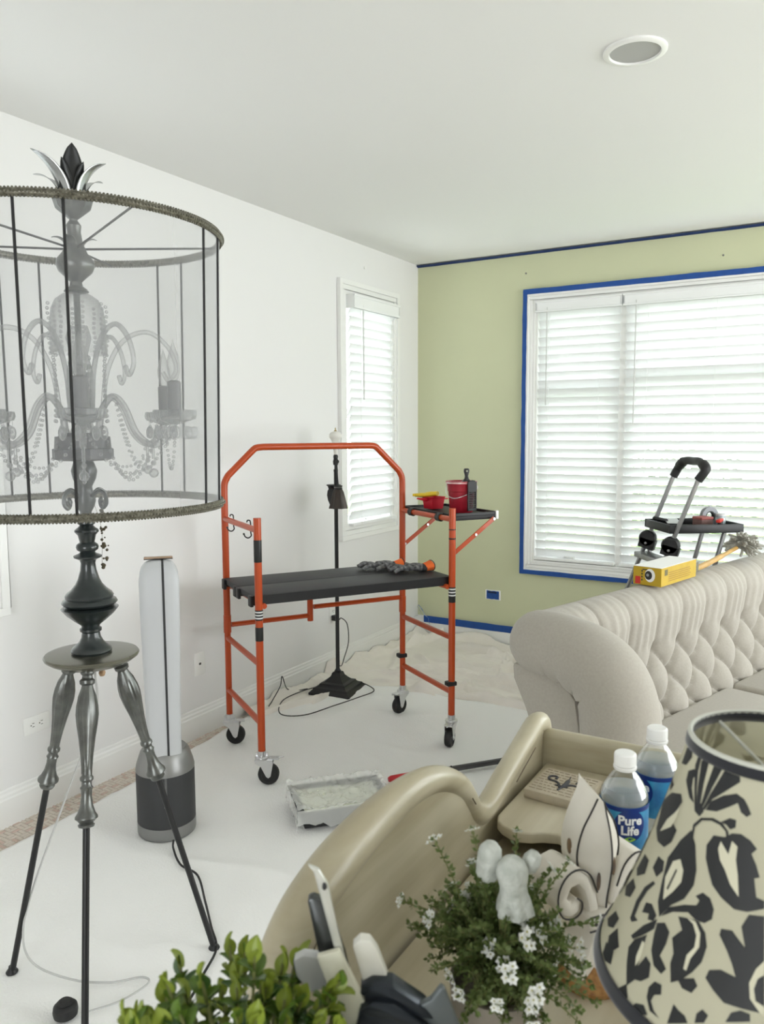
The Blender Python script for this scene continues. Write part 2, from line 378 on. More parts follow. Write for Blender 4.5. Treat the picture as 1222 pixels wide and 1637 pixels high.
# ---- blinds
SLAT = mat('blind_slat_white', (.86, .87, .87), .45, transl=.22)
BLINDW = mat('blind_white_plastic', (.85, .86, .86), .4)
def make_blind(name, label, axis, lo, hi, ztop, zbot, pitch, tilt, dpt, wand_at, wand_len, cords, val=(.075, .03), proud=.03):
    """dpt: distance of the slat centre line from the wall plane into the room"""
    r = thing(name, label, 'blind', ((dpt, (lo+hi)/2, zbot) if axis == 'x' else ((lo+hi)/2, -dpt, zbot)), 0, 'white slatted window blinds')
    L = hi-lo
    # local frame: a along the blind, d into the room
    def put(b, name_, m, parent=r, **k):
        M = (Matrix(((0, 1, 0, 0), (1, 0, 0, 0), (0, 0, 1, 0), (0, 0, 0, 1))) if axis == 'x' else Matrix(((1, 0, 0, 0), (0, -1, 0, 0), (0, 0, 1, 0), (0, 0, 0, 1))))
        b.xf(0, M); 
        b.f = [tuple(reversed(f)) for f in b.f]
        return b.build(name_, m, parent, **k)
    zt = ztop-zbot
    b = MB().box(-L/2-.004, L/2+.004, proud, proud+.012, zt-val[0], zt).box(-L/2-.008, L/2+.008, proud, proud+.02, zt-.012, zt).box(-L/2-.008, L/2+.008, proud, proud+.018, zt-val[0], zt-val[0]+.012)
    for s_ in (-1, 1): b.box(s_*(L/2+.002)-.004, s_*(L/2+.002)+.004, -.02, proud+.012, zt-val[0], zt)
    put(b, 'valance', BLINDW, smooth=0, bevel=.0015, bseg=1)
    put(MB().box(-L/2, L/2, -.025, .025, zt-.05, zt-.004), 'head_rail', BLINDW, smooth=0)
    n = int((zt-val[0]-.05)/pitch); wd, th = .0635, .0028
    sb = MB()
    ca, sa = math.cos(math.radians(tilt)), math.sin(math.radians(tilt))
    pr = []
    for k in range(5):
        q = -wd/2+wd*k/4; bow = .0022*(1-(2*k/4-1)**2); pr.append((q*ca-bow*sa, q*sa+bow*ca))
    nn = len(pr); vs = []
    for e in (-L/2+.006, L/2-.006):
        for (d, z) in pr: vs.append((e, d+th/2*sa, z-th/2*ca))
        for (d, z) in reversed(pr): vs.append((e, d-th/2*sa, z+th/2*ca))
    m2 = 2*nn
    sb._add(vs, [tuple(range(m2)), tuple(range(2*m2-1, m2-1, -1))]+[(i, (i+1) % m2, m2+(i+1) % m2, m2+i) for i in range(m2)])
    first = put(sb, 'slat', SLAT, smooth=30); z = zt-val[0]-.02; k = 0
    zs = []
    while z > .034:
        zs.append(z); z -= pitch
    first.location = (0, 0, zs[0])
    for zz in zs[1:]:
        share(first, 'slat', r, T(0, 0, zz))
    put(MB().box(-L/2+.004, L/2-.004, -.028, .028, 0.004, .024), 'bottom_rail', BLINDW, smooth=0, bevel=.004)
    for c in cords:
        put(MB().tube([(c, .034, .01), (c, .034, zt-.06)], .0012, 5).tube([(c, -.034, .01), (c, -.034, zt-.06)], .0012, 5), 'ladder_cord', BLINDW)
    put(MB().tube([(wand_at, .045, zt-val[0]-.01), (wand_at, .047, zt-val[0]-wand_len)], .0045, 6).tube([(wand_at, .045, zt-val[0]+.03), (wand_at, .045, zt-val[0]-.015)], .0025, 6), 'tilt_wand', mat('wand_grey', (.62, .62, .61), .4))
    return r
make_blind('window_blind', 'tall narrow white blind in the side window beside the black floor lamp', 'x', -.955, -.385, 2.40, .925, .0565, 66, .012, -.42+.245, .57, (-.19, .19), val=(.085, .03), proud=.035)
make_blind('window_blind', 'narrower white blind covering the left part of the taped window', 'y', .915, 1.476, 2.405, .645, .0575, 64, -.022, -.205, .62, (-.19, .15), proud=.03)
make_blind('window_blind', 'wide white blind behind the ladder in the taped window', 'y', 1.497, 3.04, 2.405, .645, .0575, 59, -.022, -.695, .75, (-.62, -.22, .22, .62), proud=.03)
make_blind('window_blind', 'white blind at the far left edge behind the crystal lamp', 'x', -4.05, -3.49, 2.40, .925, .0565, 66, .012, -.2, .57, (-.19, .19), val=(.085, .03), proud=.035)

# ---- masking tape
def tape(name, label, b):
    o = b.build(name, TAPE, smooth=0); tag(o, label, 'tape', 'blue masking tape'); return o
def strip(pts_a, pts_b):
    b = MB(); n = len(pts_a); vs = list(pts_a)+list(pts_b); b._add(vs, [(i, i+1, n+i+1, n+i) for i in range(n-1)]); return b
def wavy(n, amp, s): return [amp*fbm(i*.35, s) for i in range(n+1)]
xo0, xo1, zo0, zo1 = .905-.062, 3.05+.062, .632-.062, 2.40+.062
def tape_h(label, x0, x1, z0, z1, y, seed, top_amp=.003):
    n = 40; wa, wb = wavy(n, top_amp, seed), wavy(n, top_amp, seed+9)
    b = MB(); 
    def fn(u, v):
        i = int(round(u*n)); return (x0+(x1-x0)*u, y-.0008*(v > .3), (z0+wa[i])*(1-v)+(z1+wb[i])*v)
    b.grid(fn, n, 2); return tape('masking_tape', label, b)
def tape_v(label, x0, x1, z0, z1, y, seed):
    n = 40; wa, wb = wavy(n, .003, seed), wavy(n, .003, seed+9); b = MB()
    def fn(u, v):
        i = int(round(u*n)); return ((x0+wa[i])*(1-v)+(x1+wb[i])*v, y-.0008*(v > .3), z0+(z1-z0)*u)
    b.grid(fn, n, 2); return tape('masking_tape', label, b)
tape_h('blue masking tape strip along the top of the large window casing', xo0-.02, xo1+.02, zo1-.008, zo1+.026, -.0295, 3)
tape_h('blue masking tape strip under the large window casing', xo0-.02, xo1+.02, zo0-.024, zo0+.008, -.0295, 5)
tape_v('vertical blue masking tape strip down the left side of the large window', xo0-.022, xo0+.008, zo0-.02, zo1+.02, -.0300, 7)
tape_v('vertical blue masking tape strip down the right side of the large window', xo1-.008, xo1+.022, zo0-.02, zo1+.02, -.0300, 8)
tape_h('blue masking tape strip on the baseboard below the green wall', .06, 2.6, .105, .156, -.0175, 11)
TAPED = mat('blue_tape_shaded', (.010, .03, .12), .7)  # darker copy of the blue tape, shade at the ceiling put into its colour
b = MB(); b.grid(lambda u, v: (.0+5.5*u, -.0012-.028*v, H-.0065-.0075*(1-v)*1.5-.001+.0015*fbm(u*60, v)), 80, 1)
tag(b.build('masking_tape', TAPED, smooth=0), 'blue tape line, darkened for shade, where the green wall meets the ceiling', 'tape', 'blue masking tape')
# crumpled tape ends in the corner
b = MB()
pts = [(.05, -.02, .13), (.035, -.03, .19), (.02, -.045, .225), (.035, -.05, .235), (.06, -.04, .20), (.085, -.05, .17), (.12, -.06, .15), (.13, -.07, .12), (.14, -.06, .10)]
sp = spline(pts, 6)
b.grid(lambda u, v: tuple(sp[min(len(sp)-1, int(round(u*(len(sp)-1))))]+Vector((.012*(v-.5), -.02*(v-.5), .010*(v-.5)*math.sin(u*9)))), len(sp)-1, 1)
tag(b.build('tape_scrap', mat('tape_back_pale', (.55, .62, .72), .5, col2=(.02, .10, .40), vscale=30), smooth=0), 'loose curled end of masking tape in the room corner', 'tape')

# ---- outlets and switches
PLATE = mat('wall_plate_white', (.86, .86, .84), .3)
DARKSLOT = mat('slot_dark', (.04, .04, .04), .6)
def outlet(name, label, cat, M, kind, pm=PLATE):
    """local: plate in xz plane facing -y, centred"""
    r = bpy.data.objects.new(name, None); COL.objects.link(r); r.matrix_world = M; ROOTM[r.name] = M; tag(r, label, cat)
    b = MB().box(-.036, .036, -.006, 0, -.059, .059); b.build('cover_plate', pm, r, bevel=.003)
    if kind == 'duplex':
        for s_ in (-1, 1):
            b = MB(); b.lathe([(.0, 0), (.0165, 0), (.0165, .002), (0, .002)], 20, T(0, -.006, s_*.0195) @ RX(90)); q = b.build('receptacle', pm, r)
            b = MB().box(-.008, -.006, -.0092, -.008, s_*.0195-.003, s_*.0195+.006).box(.006, .008, -.0092, -.008, s_*.0195-.003, s_*.0195+.006); b.lathe([(0, 0), (.0025, 0), (.0025, .001), (0, .001)], 8, T(0, -.0085, s_*.0195-.009) @ RX(90)); b.build('slots', DARKSLOT, q, smooth=0)
    elif kind == 'jack':
        MB().box(-.006, .006, -.009, -.005, -.005, .005).build('jack', DARKSLOT, r, smooth=0)
    elif kind == 'taped':
        b = MB(); b.grid(lambda u, v: (-.03+.06*u+.004*fbm(v*4, 2), -.008-.002*fbm(u*5, v*5), -.048+.096*v), 6, 8); b.build('tape_patch', TAPE, r, smooth=0)
        MB().box(-.026, -.014, -.0115, -.010, -.036, .030).build('tape_label', mat('navy_tape_dark', (.006, .02, .07), .6), r, smooth=0)
        MB().box(-.02, .01, -.0105, -.009, .050, .058).build('exposed_plate', pm, r, smooth=0)
    return r
LW = Matrix(((0, -1, 0, 0), (1, 0, 0, 0), (0, 0, 1, 0), (0, 0, 0, 1)))
def on_left(y, z, roll=0): return T(0, y, z) @ RZ(90) @ RY(roll)
outlet('wall_outlet', 'white duplex outlet mounted sideways low behind the crystal lamp legs', 'outlet', on_left(-3.28, .370, 90), 'duplex')
outlet('wall_plate', 'small white jack plate on the wall between purifier and scaffold', 'wall plate', on_left(-2.345, .376), 'jack')
outlet('wall_outlet', 'white outlet with a plugged cord behind the black floor lamp', 'outlet', on_left(-1.15, .39), 'duplex')
outlet('wall_outlet', 'outlet covered with blue masking tape on the green wall', 'outlet', T(.615, 0, .366) @ RY(90), 'taped')

# ---- recessed ceiling speaker
r = thing('ceiling_speaker', 'round white recessed ceiling fixture with a grey mesh face', 'ceiling fixture', (2.147, -2.552, H))
MB().lathe([(.098, 0), (.098, -.006), (.092, -.010), (.080, -.010), (.078, -.004), (.078, 0.001), (.098, .0)], 48, caps=False).build('trim_ring', mat('fixture_white', (.85, .85, .83), .35), r)
MB().lathe([(0, .001), (.079, .001), (.079, -.0035), (0, -.0045)], 40).build('mesh_face', mat('speaker_mesh_grey', (.42, .42, .41), .6, bump=.6, bscale=900, bdist=.001), r)
# nail holes left in the walls
for nm, (x, y, z), lb in (('nail', (.83, -.004, 2.60), 'small nail in the green wall above the window corner'), ('nail', (2.07, -.004, 2.58), 'small nail in the green wall near the right picture edge')):
    tag(place(MB().lathe([(0, 0), (.006, 0), (.006, .004), (0, .005)], 10, T(x, y+.004, z) @ RX(90)).build(nm, mat('nail_grey', (.2, .2, .19), .5)), (x, y, z)), lb, 'nail')
tag(place(MB().lathe([(0, 0), (.009, 0), (.009, .008), (0, .01)], 10, T(0.0, -.74, 2.6) @ RY(90)).build('wall_anchor', PLATE), (0, -.74, 2.6)), 'small white anchor in the side wall above the narrow window', 'nail')

# ---- outside
o = MB().box(-12, 14, .5, 25, -.5, -.45).build('lawn', mat('lawn_green', (.16, .24, .06), .9, var=.4, vscale=3), smooth=0); o['kind'] = 'structure'
def shrub(name, label, x, y, r_, h):
    b = MB()
    rn = random.Random(int(x*100))
    for i in range(420):
        a, ph, rr = rn.random()*2*PI, math.acos(rn.random()*2-1), rn.random()**.4
        c = Vector((x+r_*rr*math.sin(ph)*math.cos(a), y+r_*rr*math.sin(ph)*math.sin(a), -.45+h/2+h/2*rr*math.cos(ph)))
        d = Vector((rn.uniform(-1, 1), rn.uniform(-1, 1), rn.uniform(-.3, 1))).normalized(); e = d.orthogonal().normalized(); f_ = d.cross(e)
        b._add([c-e*.07, c+f_*.05, c+e*.07, c-f_*.05], [(0, 1, 2, 3)])
    o = b.build(name, mat('shrub_leaf', (.10, .17, .04), .7, var=.4, vscale=4), smooth=0); place(o, (x, y, -.45)); tag(o, label, 'shrub', 'garden shrubs outside the window')
for i, (x, y, r_, h) in enumerate([(-1.4, 6.5, .9, 1.6), (.6, 7.2, 1.1, 1.9), (2.4, 6.6, 1.0, 1.5)]):
    shrub('garden_shrub', ['leafy garden shrub outside, seen through the narrow blind slats', 'tall leafy garden shrub outside, seen where the two blinds meet', 'low leafy garden shrub outside, behind the ladder and wide blind'][i], x, y, r_, h)

# ---- drop cloths
CANVAS = mat('canvas_drop_cloth', (.85, .81, .75), .95, bump=.08, bscale=900, bdist=.001, var=.06, vscale=5)
def canvas():
    b = MB(); rn = random.Random(31); folds = []
    for i in range(95):
        cx, cy = rn.uniform(.0, 2.6), rn.uniform(-1.30, -.04); near_wall = cy > -.35
        a = rn.gauss(-.05, .16) if rn.random() < .8 else rn.uniform(-1.2, 1.2)
        if cx < .35: a = rn.gauss(1.2, .35); cy = rn.uniform(-1.95, -.1)
        folds.append((cx, cy, math.cos(a), math.sin(a), rn.uniform(.10, .42), rn.uniform(.010, .020), rn.uniform(.020, .042)*(1.7 if near_wall else 1), rn.uniform(-.05, .05), rn.uniform(4, 9)))
    def fn(u, v):
        x = .022+2.75*u; y = -2.05+2.02*v; h = .004+.004*fbm(x*2.2, y*2.2, 4, 2)
        for (cx, cy, c, s_, L_, w_, A, bend, fr) in folds:
            dx, dy = x-cx, y-cy; t = dx*c+dy*s_
            if abs(t) > L_: continue
            d = -dx*s_+dy*c-bend*math.sin(t*fr)
            if abs(d) > .07: continue
            e = 1-(t/L_)**2; k = d/w_
            h += A*e*math.exp(-k*k*.20 if k > 0 else -k*k*3.2)
        h += .018*sm(-.20, -.02, y)*(1+.8*fbm(x*7, 2)) + .050*sm(.12, .02, x)*(.8+.9*fbm(y*5, 4))
        h += .05*math.exp(-((x-.13)**2+(y+.30)**2)/.003)
        h *= sm(-1.42, -1.24, y) if x > .26 else 1-.5*sm(.10, .2, x)*sm(-1.3, -1.5, y)
        return (x, y, .0045+max(0, h))
    b.grid(fn, 300, 240)
    o = b.build('canvas_drop_cloth', CANVAS, smooth=180); tag(o, 'wrinkled beige canvas drop cloth bunched along the corner of the room', 'drop cloth'); place(o, (1.3, -1.0, 0))
canvas()
def white_cloth():
    L = [(-5.9, .22), (-3.6, .186), (-2.93, .163), (-2.28, .105), (-1.9, .05), (-1.6, .11), (-1.38, .21), (-1.2, .30)]
    def xl(y):
        for (a, p), (b_, q) in zip(L, L[1:]):
            if a <= y <= b_: return p+(q-p)*(y-a)/(b_-a)
        return L[-1][1] if y > 0 else L[0][1]
    Tp = [(.2, -1.37), (.54, -1.225), (.93, -1.262), (1.39, -1.205), (2.0, -1.22), (3.3, -1.25)]
    def yt(x):
        for (a, p), (b_, q) in zip(Tp, Tp[1:]):
            if a <= x <= b_: return p+(q-p)*(x-a)/(b_-a)
        return Tp[0][1] if x < .2 else Tp[-1][1]
    b = MB()
    def fn(u, v):
        y = -5.9+(4.7)*v; x = xl(min(y, -1.2))+(3.25-xl(min(y, -1.2)))*u
        y2 = -5.9+(yt(x)+5.9)*v
        h = .004*fbm(x*2.3, y2*2.3, 5)+.006*max(0, 1-abs(fbm(x*.9+2, y2*2.2+1, 4, 2))*3)**2+.0012*fbm(x*16, y2*16, 8)
        top = sm(-1.75, -1.35, y2); base = .012+.016*top*(.8+.5*fbm(x*3, 1))
        return (x, y2, base+max(-.004, h))
    b.grid(fn, 260, 300)
    o = b.build('white_drop_cloth', mat('white_felt_cloth', (.87, .87, .855), .95, bump=.55, bscale=130, bdist=.004, sheen=.1), smooth=180, solid=.004)
    tag(o, 'large white felt drop cloth covering the carpet under the scaffold', 'drop cloth'); place(o, (1.6, -3.4, 0))
white_cloth()
# ================================================================== orange scaffold
ORANGE = mat('scaffold_orange', (.44, .056, .006), .36, coat=.2)
BLACKM = mat('black_metal', (.012, .012, .013), .4)
BLACKP = mat('black_plastic', (.015, .015, .016), .5)
ZINC = mat('zinc_plated_steel', (.68, .68, .69), .28, metal=1.)
RUBBER = mat('black_rubber', (.012, .012, .012), .55)
DECK = mat('black_deck_board', (.030, .030, .032), .55, bump=.3, bscale=90, stretch=(1, 14, 1), bdist=.001)
SA = math.radians(57.3); SW, SD = .962, .507
scaf = thing('scaffold', 'orange rolling scaffold with a black deck and arched guard rail', 'scaffold', (.656, -2.655, 0), SA)
GZ = .018
tr = .0165
def P_(b, a, c, r=tr, n=12): return b.tube([a, c], r, n)
# posts: local x along the length, y towards the wall
MB().tube([(0, 0, .135), (0, 0, 1.183)], tr, 14).build('post', ORANGE, scaf)
MB().tube([(SW, 0, .135), (SW, 0, 1.178)], tr, 14).build('post', ORANGE, scaf)
arch = [(0, SD, .135), (0, SD, .6), (0, SD, 1.27)]
arch = spline([(0, SD, 1.25), (0.003, SD, 1.30), (.02, SD, 1.335)], 4)+spline([(.135, SD, 1.445), (.16, SD, 1.465), (.195, SD, 1.470)], 4)+spline([(SW-.195, SD, 1.470), (SW-.16, SD, 1.465), (SW-.135, SD, 1.445)], 4)+spline([(SW-.02, SD, 1.335), (SW-.003, SD, 1.30), (SW, SD, 1.25)], 4)
MB().tube([(0, SD, .60), (0, SD, 1.0)]+arch+[(SW, SD, 1.0), (SW, SD, .60)], tr, 14).build('guard_rail', ORANGE, scaf)
MB().tube([(0, SD, .135), (0, SD, .62)], tr*.92, 14).build('post', ORANGE, scaf); MB().tube([(SW, SD, .135), (SW, SD, .62)], tr*.92, 14).build('post', ORANGE, scaf)
for x in (0, SW):
    MB().tube([(x, SD, .575), (x, SD, .66)], tr*1.12, 14).build('collar', ORANGE, scaf)
    for z in ((1.13, .55, .29) if x == 0 else (1.125, .55, .28)):
        MB().tube([(x, .012, z), (x, SD-.012, z)], .0135, 12).build('rung', ORANGE, scaf)
# back truss in two telescoping halves
MB().tube([(.02, SD, .612), (.43, SD, .612)], .0125, 10).build('rail', ORANGE, scaf)
MB().tube([(.43, SD, .585), (.43, SD, .80)], .0155, 10).build('rail_joint', ORANGE, scaf)
MB().tube([(.45, SD, .655), (SW-.02, SD, .655)], .0125, 10).build('rail', ORANGE, scaf)
MB().tube([(.012, SD, .80), (SW-.012, SD, .80)], .0125, 10).build('rail', ORANGE, scaf)
for x in (0.025, SW-.025): MB().tube([(x, .0, .802), (x, SD, .802)], .012, 10).build('deck_bearer', ORANGE, scaf)
# deck: two boards with dark end caps
for y0, y1 in ((.022, .245), (.255, .482)):
    dk = MB().box(-.018, SW+.010, y0, y1, .822, .848).build('deck_board', DECK, scaf, bevel=.003)
    MB().box(-.022, SW+.014, y0-.002, y0+.008, .805, .846).build('edge_channel', BLACKM, dk, smooth=0)
    MB().box(-.022, SW+.014, y1-.008, y1+.002, .805, .846).build('edge_channel', BLACKM, dk, smooth=0)
    for yy in (y0+.018, y1-.018):
        MB().box(-.030, -.016, yy-.02, yy+.02, .798, .846).build('end_cap', BLACKP, dk, bevel=.003)
# stickers on the front posts
STK = mat('sticker_black', (.012, .012, .012), .45); STW = mat('sticker_white', (.7, .7, .7), .5)
def sticker(x, y, z0, z1, m=STK, r=tr): return MB().lathe([(r+.0005, z0), (r+.0008, z0+.001), (r+.0008, z1-.001), (r+.0005, z1)], 16, T(x, y, 0), caps=False).build('sticker', m, scaf)
sticker(0, 0, .995, 1.09); sticker(0, 0, .745, .790); sticker(0, 0, .655, .715)
sticker(SW, 0, .725, .80); sticker(SW, 0, 1.075, 1.08); sticker(SW, 0, 1.03, 1.037)
st_ = math.atan2(-1, .0)
def sticker_print(x, y, z, txt, size):
    vs, fs = text_mesh(txt, size, .0002); b = MB(); R_ = tr+.0014; ang0 = math.radians(-57.3-52)
    b._add([(x+R_*math.cos(ang0+v[0]/R_), y+R_*math.sin(ang0+v[0]/R_), z+v[1]) for v in vs], fs); b.build('sticker_print', STW, scaf, smooth=0)
for k in range(3): MB().lathe([(tr+.0012, .752+k*.013), (tr+.0014, .754+k*.013), (tr+.0014, .756+k*.013), (tr+.0012, .758+k*.013)], 16, caps=False).build('sticker_print', STW, scaf)
for k in range(3): MB().lathe([(tr+.0012, .757+k*.015), (tr+.0014, .759+k*.015), (tr+.0014, .761+k*.015), (tr+.0012, .763+k*.015)], 16, T(SW, 0, 0), caps=False).build('sticker_print', STW, scaf)
# frame clips
for (x, y, z) in ((SW, SD, .335), (SW, 0, .325)):
    MB().box(x-.030, x+.020, y-.020, y+.020, z-.011, z+.011).build('frame_clip', BLACKP, scaf, bevel=.005)
# S hooks
for yy in (SD-.10, .14):
    pts = [(0, 0, .028), (.004, 0, .040), (.014, 0, .038), (.017, 0, .02), (.017, 0, -.03), (.020, .004, -.055), (.010, .016, -.070), (-.003, .022, -.062), (-.008, .026, -.045)]
    MB().tube([Vector((p[0]-.003, yy+p[1]*.75, 1.13+p[2]*.72)) for p in spline(pts, 5)], .003, 7).ball((-.011, yy+.020, 1.13-.033), .005, 7, 5).build('hook', BLACKM, scaf)
# casters
def caster(x, y, yaw):
    c, s_ = math.cos(yaw), math.sin(yaw); M = T(x, y, GZ) @ Matrix.Rotation(yaw, 4, 'Z')
    rw = .046; off = .028
    b = MB(); b.lathe([(0, -.014), (.030, -.014), (.030, -.016), (.042, -.016), (rw, -.010), (rw, .010), (.042, .016), (.030, .016), (.030, .014), (0, .014)], 32, RX(90)); b.xf(0, M @ T(off, 0, rw)); wh = b.build('caster_wheel', RUBBER, scaf)
    b = MB(); b.lathe([(0, -.024), (.008, -.024), (.008, .024), (0, .024)], 10, RX(90)); b.xf(0, M @ T(off, 0, rw)); b.build('axle_bolt', ZINC, wh)
    b = MB()
    for sy in (-1, 1):
        poly = [(-.028, .112), (.046, .112), (.050, .100), (.038, .040), (.028, .032), (.018, .040), (-.004, .085), (-.028, .100)]
        b.prism([(p, q) for p, q in poly], sy*.020-.0015, sy*.020+.0015, RX(90))
    b.box(-.03, .048, -.0215, .0215, .108, .114)
    b.xf(0, M); b.build('caster_fork', ZINC, scaf, bevel=.001, bseg=1)
    b = MB(); b.lathe([(0, .114), (.030, .114), (.031, .120), (.030, .124), (.018, .126), (.018, .150), (0, .150)], 20); b.box(-.026, .026, -.004, .004, .126, .142); b.xf(0, M); b.build('swivel_head', ZINC, scaf, bevel=0)
    b = MB(); b.box(.02, .075, -.016, .016, .113, .119); b.box(.03, .04, -.01, .01, .118, .121); b.tube([(.07, .0, .117), (.095, .006, .120)], .004, 6); b.xf(0, M); b.build('brake_lever', ZINC, scaf, bevel=.0015, bseg=1)
caster(0, 0, math.radians(-25)); caster(0, SD, math.radians(-25)); caster(SW, 0, math.radians(-138)); caster(SW, SD, math.radians(-158))
# folding tool shelf on the far end
TX0, TX1 = SW+.015, SW+.29
sh = MB().box(TX0, TX1, .045, SD+.03, 1.128, 1.134).build('tool_shelf', BLACKP, scaf, smooth=0)
for (a, b_, c, d) in ((TX0, TX0+.012, .045, SD+.03), (TX1-.012, TX1, .045, SD+.03), (TX0, TX1, .045, .057), (TX0, TX1, SD+.018, SD+.03)):
    MB().box(a, b_, c, d, 1.110, 1.146).build('shelf_rim', BLACKP, sh, bevel=.003)
MB().box(TX1-.012, TX1+.004, .040, .06, 1.108, 1.15).build('corner_cap', mat('cap_white', (.8, .8, .78), .4), sh, bevel=.003)
for yy in (.12, .40): MB().lathe([(.0165, -.018), (.021, -.015), (.021, .015), (.0165, .018)], 16, T(SW, yy, 1.125) @ RX(90), caps=False).build('shelf_clip', BLACKP, sh)
for yy in (.03, SD-.005):
    MB().beam((SW+.006, yy, .94), (TX1-.03, yy, 1.115), .006, .022).build('shelf_brace', ORANGE, scaf, bevel=.002, bseg=1)
    for (px, pz) in ((TX1-.034, 1.112), (SW+.15, 1.04), (SW+.012, .945)):
        MB().lathe([(0, -.008), (.007, -.008), (.007, .008), (0, .008)], 8, T(px, yy, pz) @ RX(90)).build('rivet', ZINC, scaf)

def SL(x, y, z): return ROOTM[scaf.name] @ Vector((x, y, z))
# ---- red pail with brush and screen
RED = mat('red_plastic', (.33, .008, .022), .4); RED2 = mat('bright_red_plastic', (.55, .012, .03), .35)
pc = SL(SW+.175, .20, 1.1345)
pail = thing('paint_pail', 'dark red plastic paint pail on the scaffold tool shelf', 'pail', tuple(pc), 0)
MB().lathe([(0, 0), (.056, 0), (.058, .003), (.066, .105), (.070, .108), (.072, .135), (.076, .150), (.079, .152), (.079, .157), (.073, .157), (.068, .135), (.064, .105), (.054, .006), (0, .005)], 36).build('body', RED, pail)
MB().lathe([(.0795, .146), (.0795, .152), (.077, .158), (.073, .158), (.0735, .150)], 36, caps=False).build('paint_smeared_rim', mat('dried_white_paint', (.80, .72, .70), .6, col2=(.55, .08, .10), vscale=22), pail)
MB().lathe([(0, .075), (.0615, .075)], 24, caps=False).build('paint_fill', mat('sage_paint_wet', (.50, .52, .36), .2), pail)
MB().tube(spline([(-.079, 0, .145), (-.086, 0, .12), (-.05, -.062, .09), (.0, -.082, .075), (.05, -.062, .09), (.086, 0, .12), (.079, 0, .145)], 6), .002, 6).build('bail_handle', ZINC, pail)
# brush: black handle up
br = thing('paint_brush', 'paint brush standing in the red pail, black handle up', 'brush', (pc.x+.012, pc.y+.035, pc.z+.02), math.radians(40))
def prof2(b, pts, y0, y1): b.prism(pts, y0, y1, RX(90)); return b
half = [(.0, .20), (.010, .199), (.0135, .192), (.0135, .182), (.010, .172), (.0075, .160), (.010, .148), (.019, .138), (.026, .132), (.028, .118)]
poly = [(x, z) for x, z in half[1:]]+[(-x, z) for x, z in reversed(half[1:])]
b = MB(); prof2(b, poly, -.009, .009); b.build('handle', BLACKP, br, bevel=.003)
MB().lathe([(0, -.0105), (.0045, -.0105), (.0045, .0105), (0, .0105)], 12, T(0, 0, .186) @ RX(90)).build('hang_hole', mat('hole_pale', (.45, .47, .36), .7), br)
MB().box(-.029, .029, -.010, .010, .082, .119).build('ferrule', ZINC, br, bevel=.003)
MB().box(-.027, .027, -.007, .007, .0, .083).build('bristles', mat('bristle_cream', (.55, .50, .36), .8, bump=.6, bscale=300, stretch=(1, 1, .05)), br, bevel=.002)
# grid screen hanging outside on the pail
gr = thing('roller_screen', 'black plastic paint roller screen hooked over the pail rim', 'paint screen', (pc.x+.0745, pc.y-.0335, pc.z+.012), math.radians(65.6))
b = MB().box(-.028, .028, -.004, .004, 0, .012).box(-.028, .028, -.004, .004, .095, .145).box(-.028, -.022, -.004, .004, 0, .1).box(.022, .028, -.004, .004, 0, .1)
for k in range(1, 6): b.box(-.022+k*.0074-.0014, -.022+k*.0074+.0014, -.002, .002, .01, .097)
for k in range(1, 8): b.box(-.024, .024, -.002, .002, .008+k*.0115-.0014, .008+k*.0115+.0014)
b.build('grid_plate', BLACKP, gr, smooth=0)
MB().box(-.02, .02, -.004, .022, .143, .150).box(-.02, .02, .018, .022, .12, .150).build('hook', BLACKP, gr, bevel=.002)
# small bright red tray with yellow brush
tc_ = SL(SW+.12, .385, 1.1345)
tr2 = thing('paint_cup', 'bright red hand-held paint cup behind the pail on the shelf', 'paint cup', tuple(tc_), SA+math.radians(8))
b = MB(); b.lathe([(.001, .004), (.050, .004), (.060, .062), (.064, .064), (.064, .068), (.057, .068), (.047, .008), (.001, .007)], 4, RZ(45)); b.build('body', RED2, tr2, smooth=0, bevel=.004)
b = MB(); b.prism([(-.045, .060), (-.10, .066), (-.105, .058), (-.05, .044)], -.012, .012, RX(90)); b.build('spout', RED2, tr2, bevel=.003)
MB().box(.036, .085, -.02, .02, .050, .056).build('handle', RED2, tr2, bevel=.003)
yl = SL(SW+.07, .40, 1.1345+.075)
yb = thing('scraper', 'small yellow-handled scraper lying across the red cup', 'scraper', tuple(yl), SA+math.radians(118))
b = MB(); b.tube(spline([(-.085, 0, .012), (-.06, 0, .010), (-.02, 0, .004), (.02, 0, 0), (.05, 0, -.002)], 4), [.015]*5+[.017]*4+[.014]*4+[.012]*4, 10, sy=.8); b.build('handle', mat('yellow_plastic', (.78, .56, .03), .4), yb)
MB().box(.048, .062, -.014, .014, -.008, .006).build('head', mat('yellow_plastic', (.78, .56, .03), .4), yb, bevel=.003)
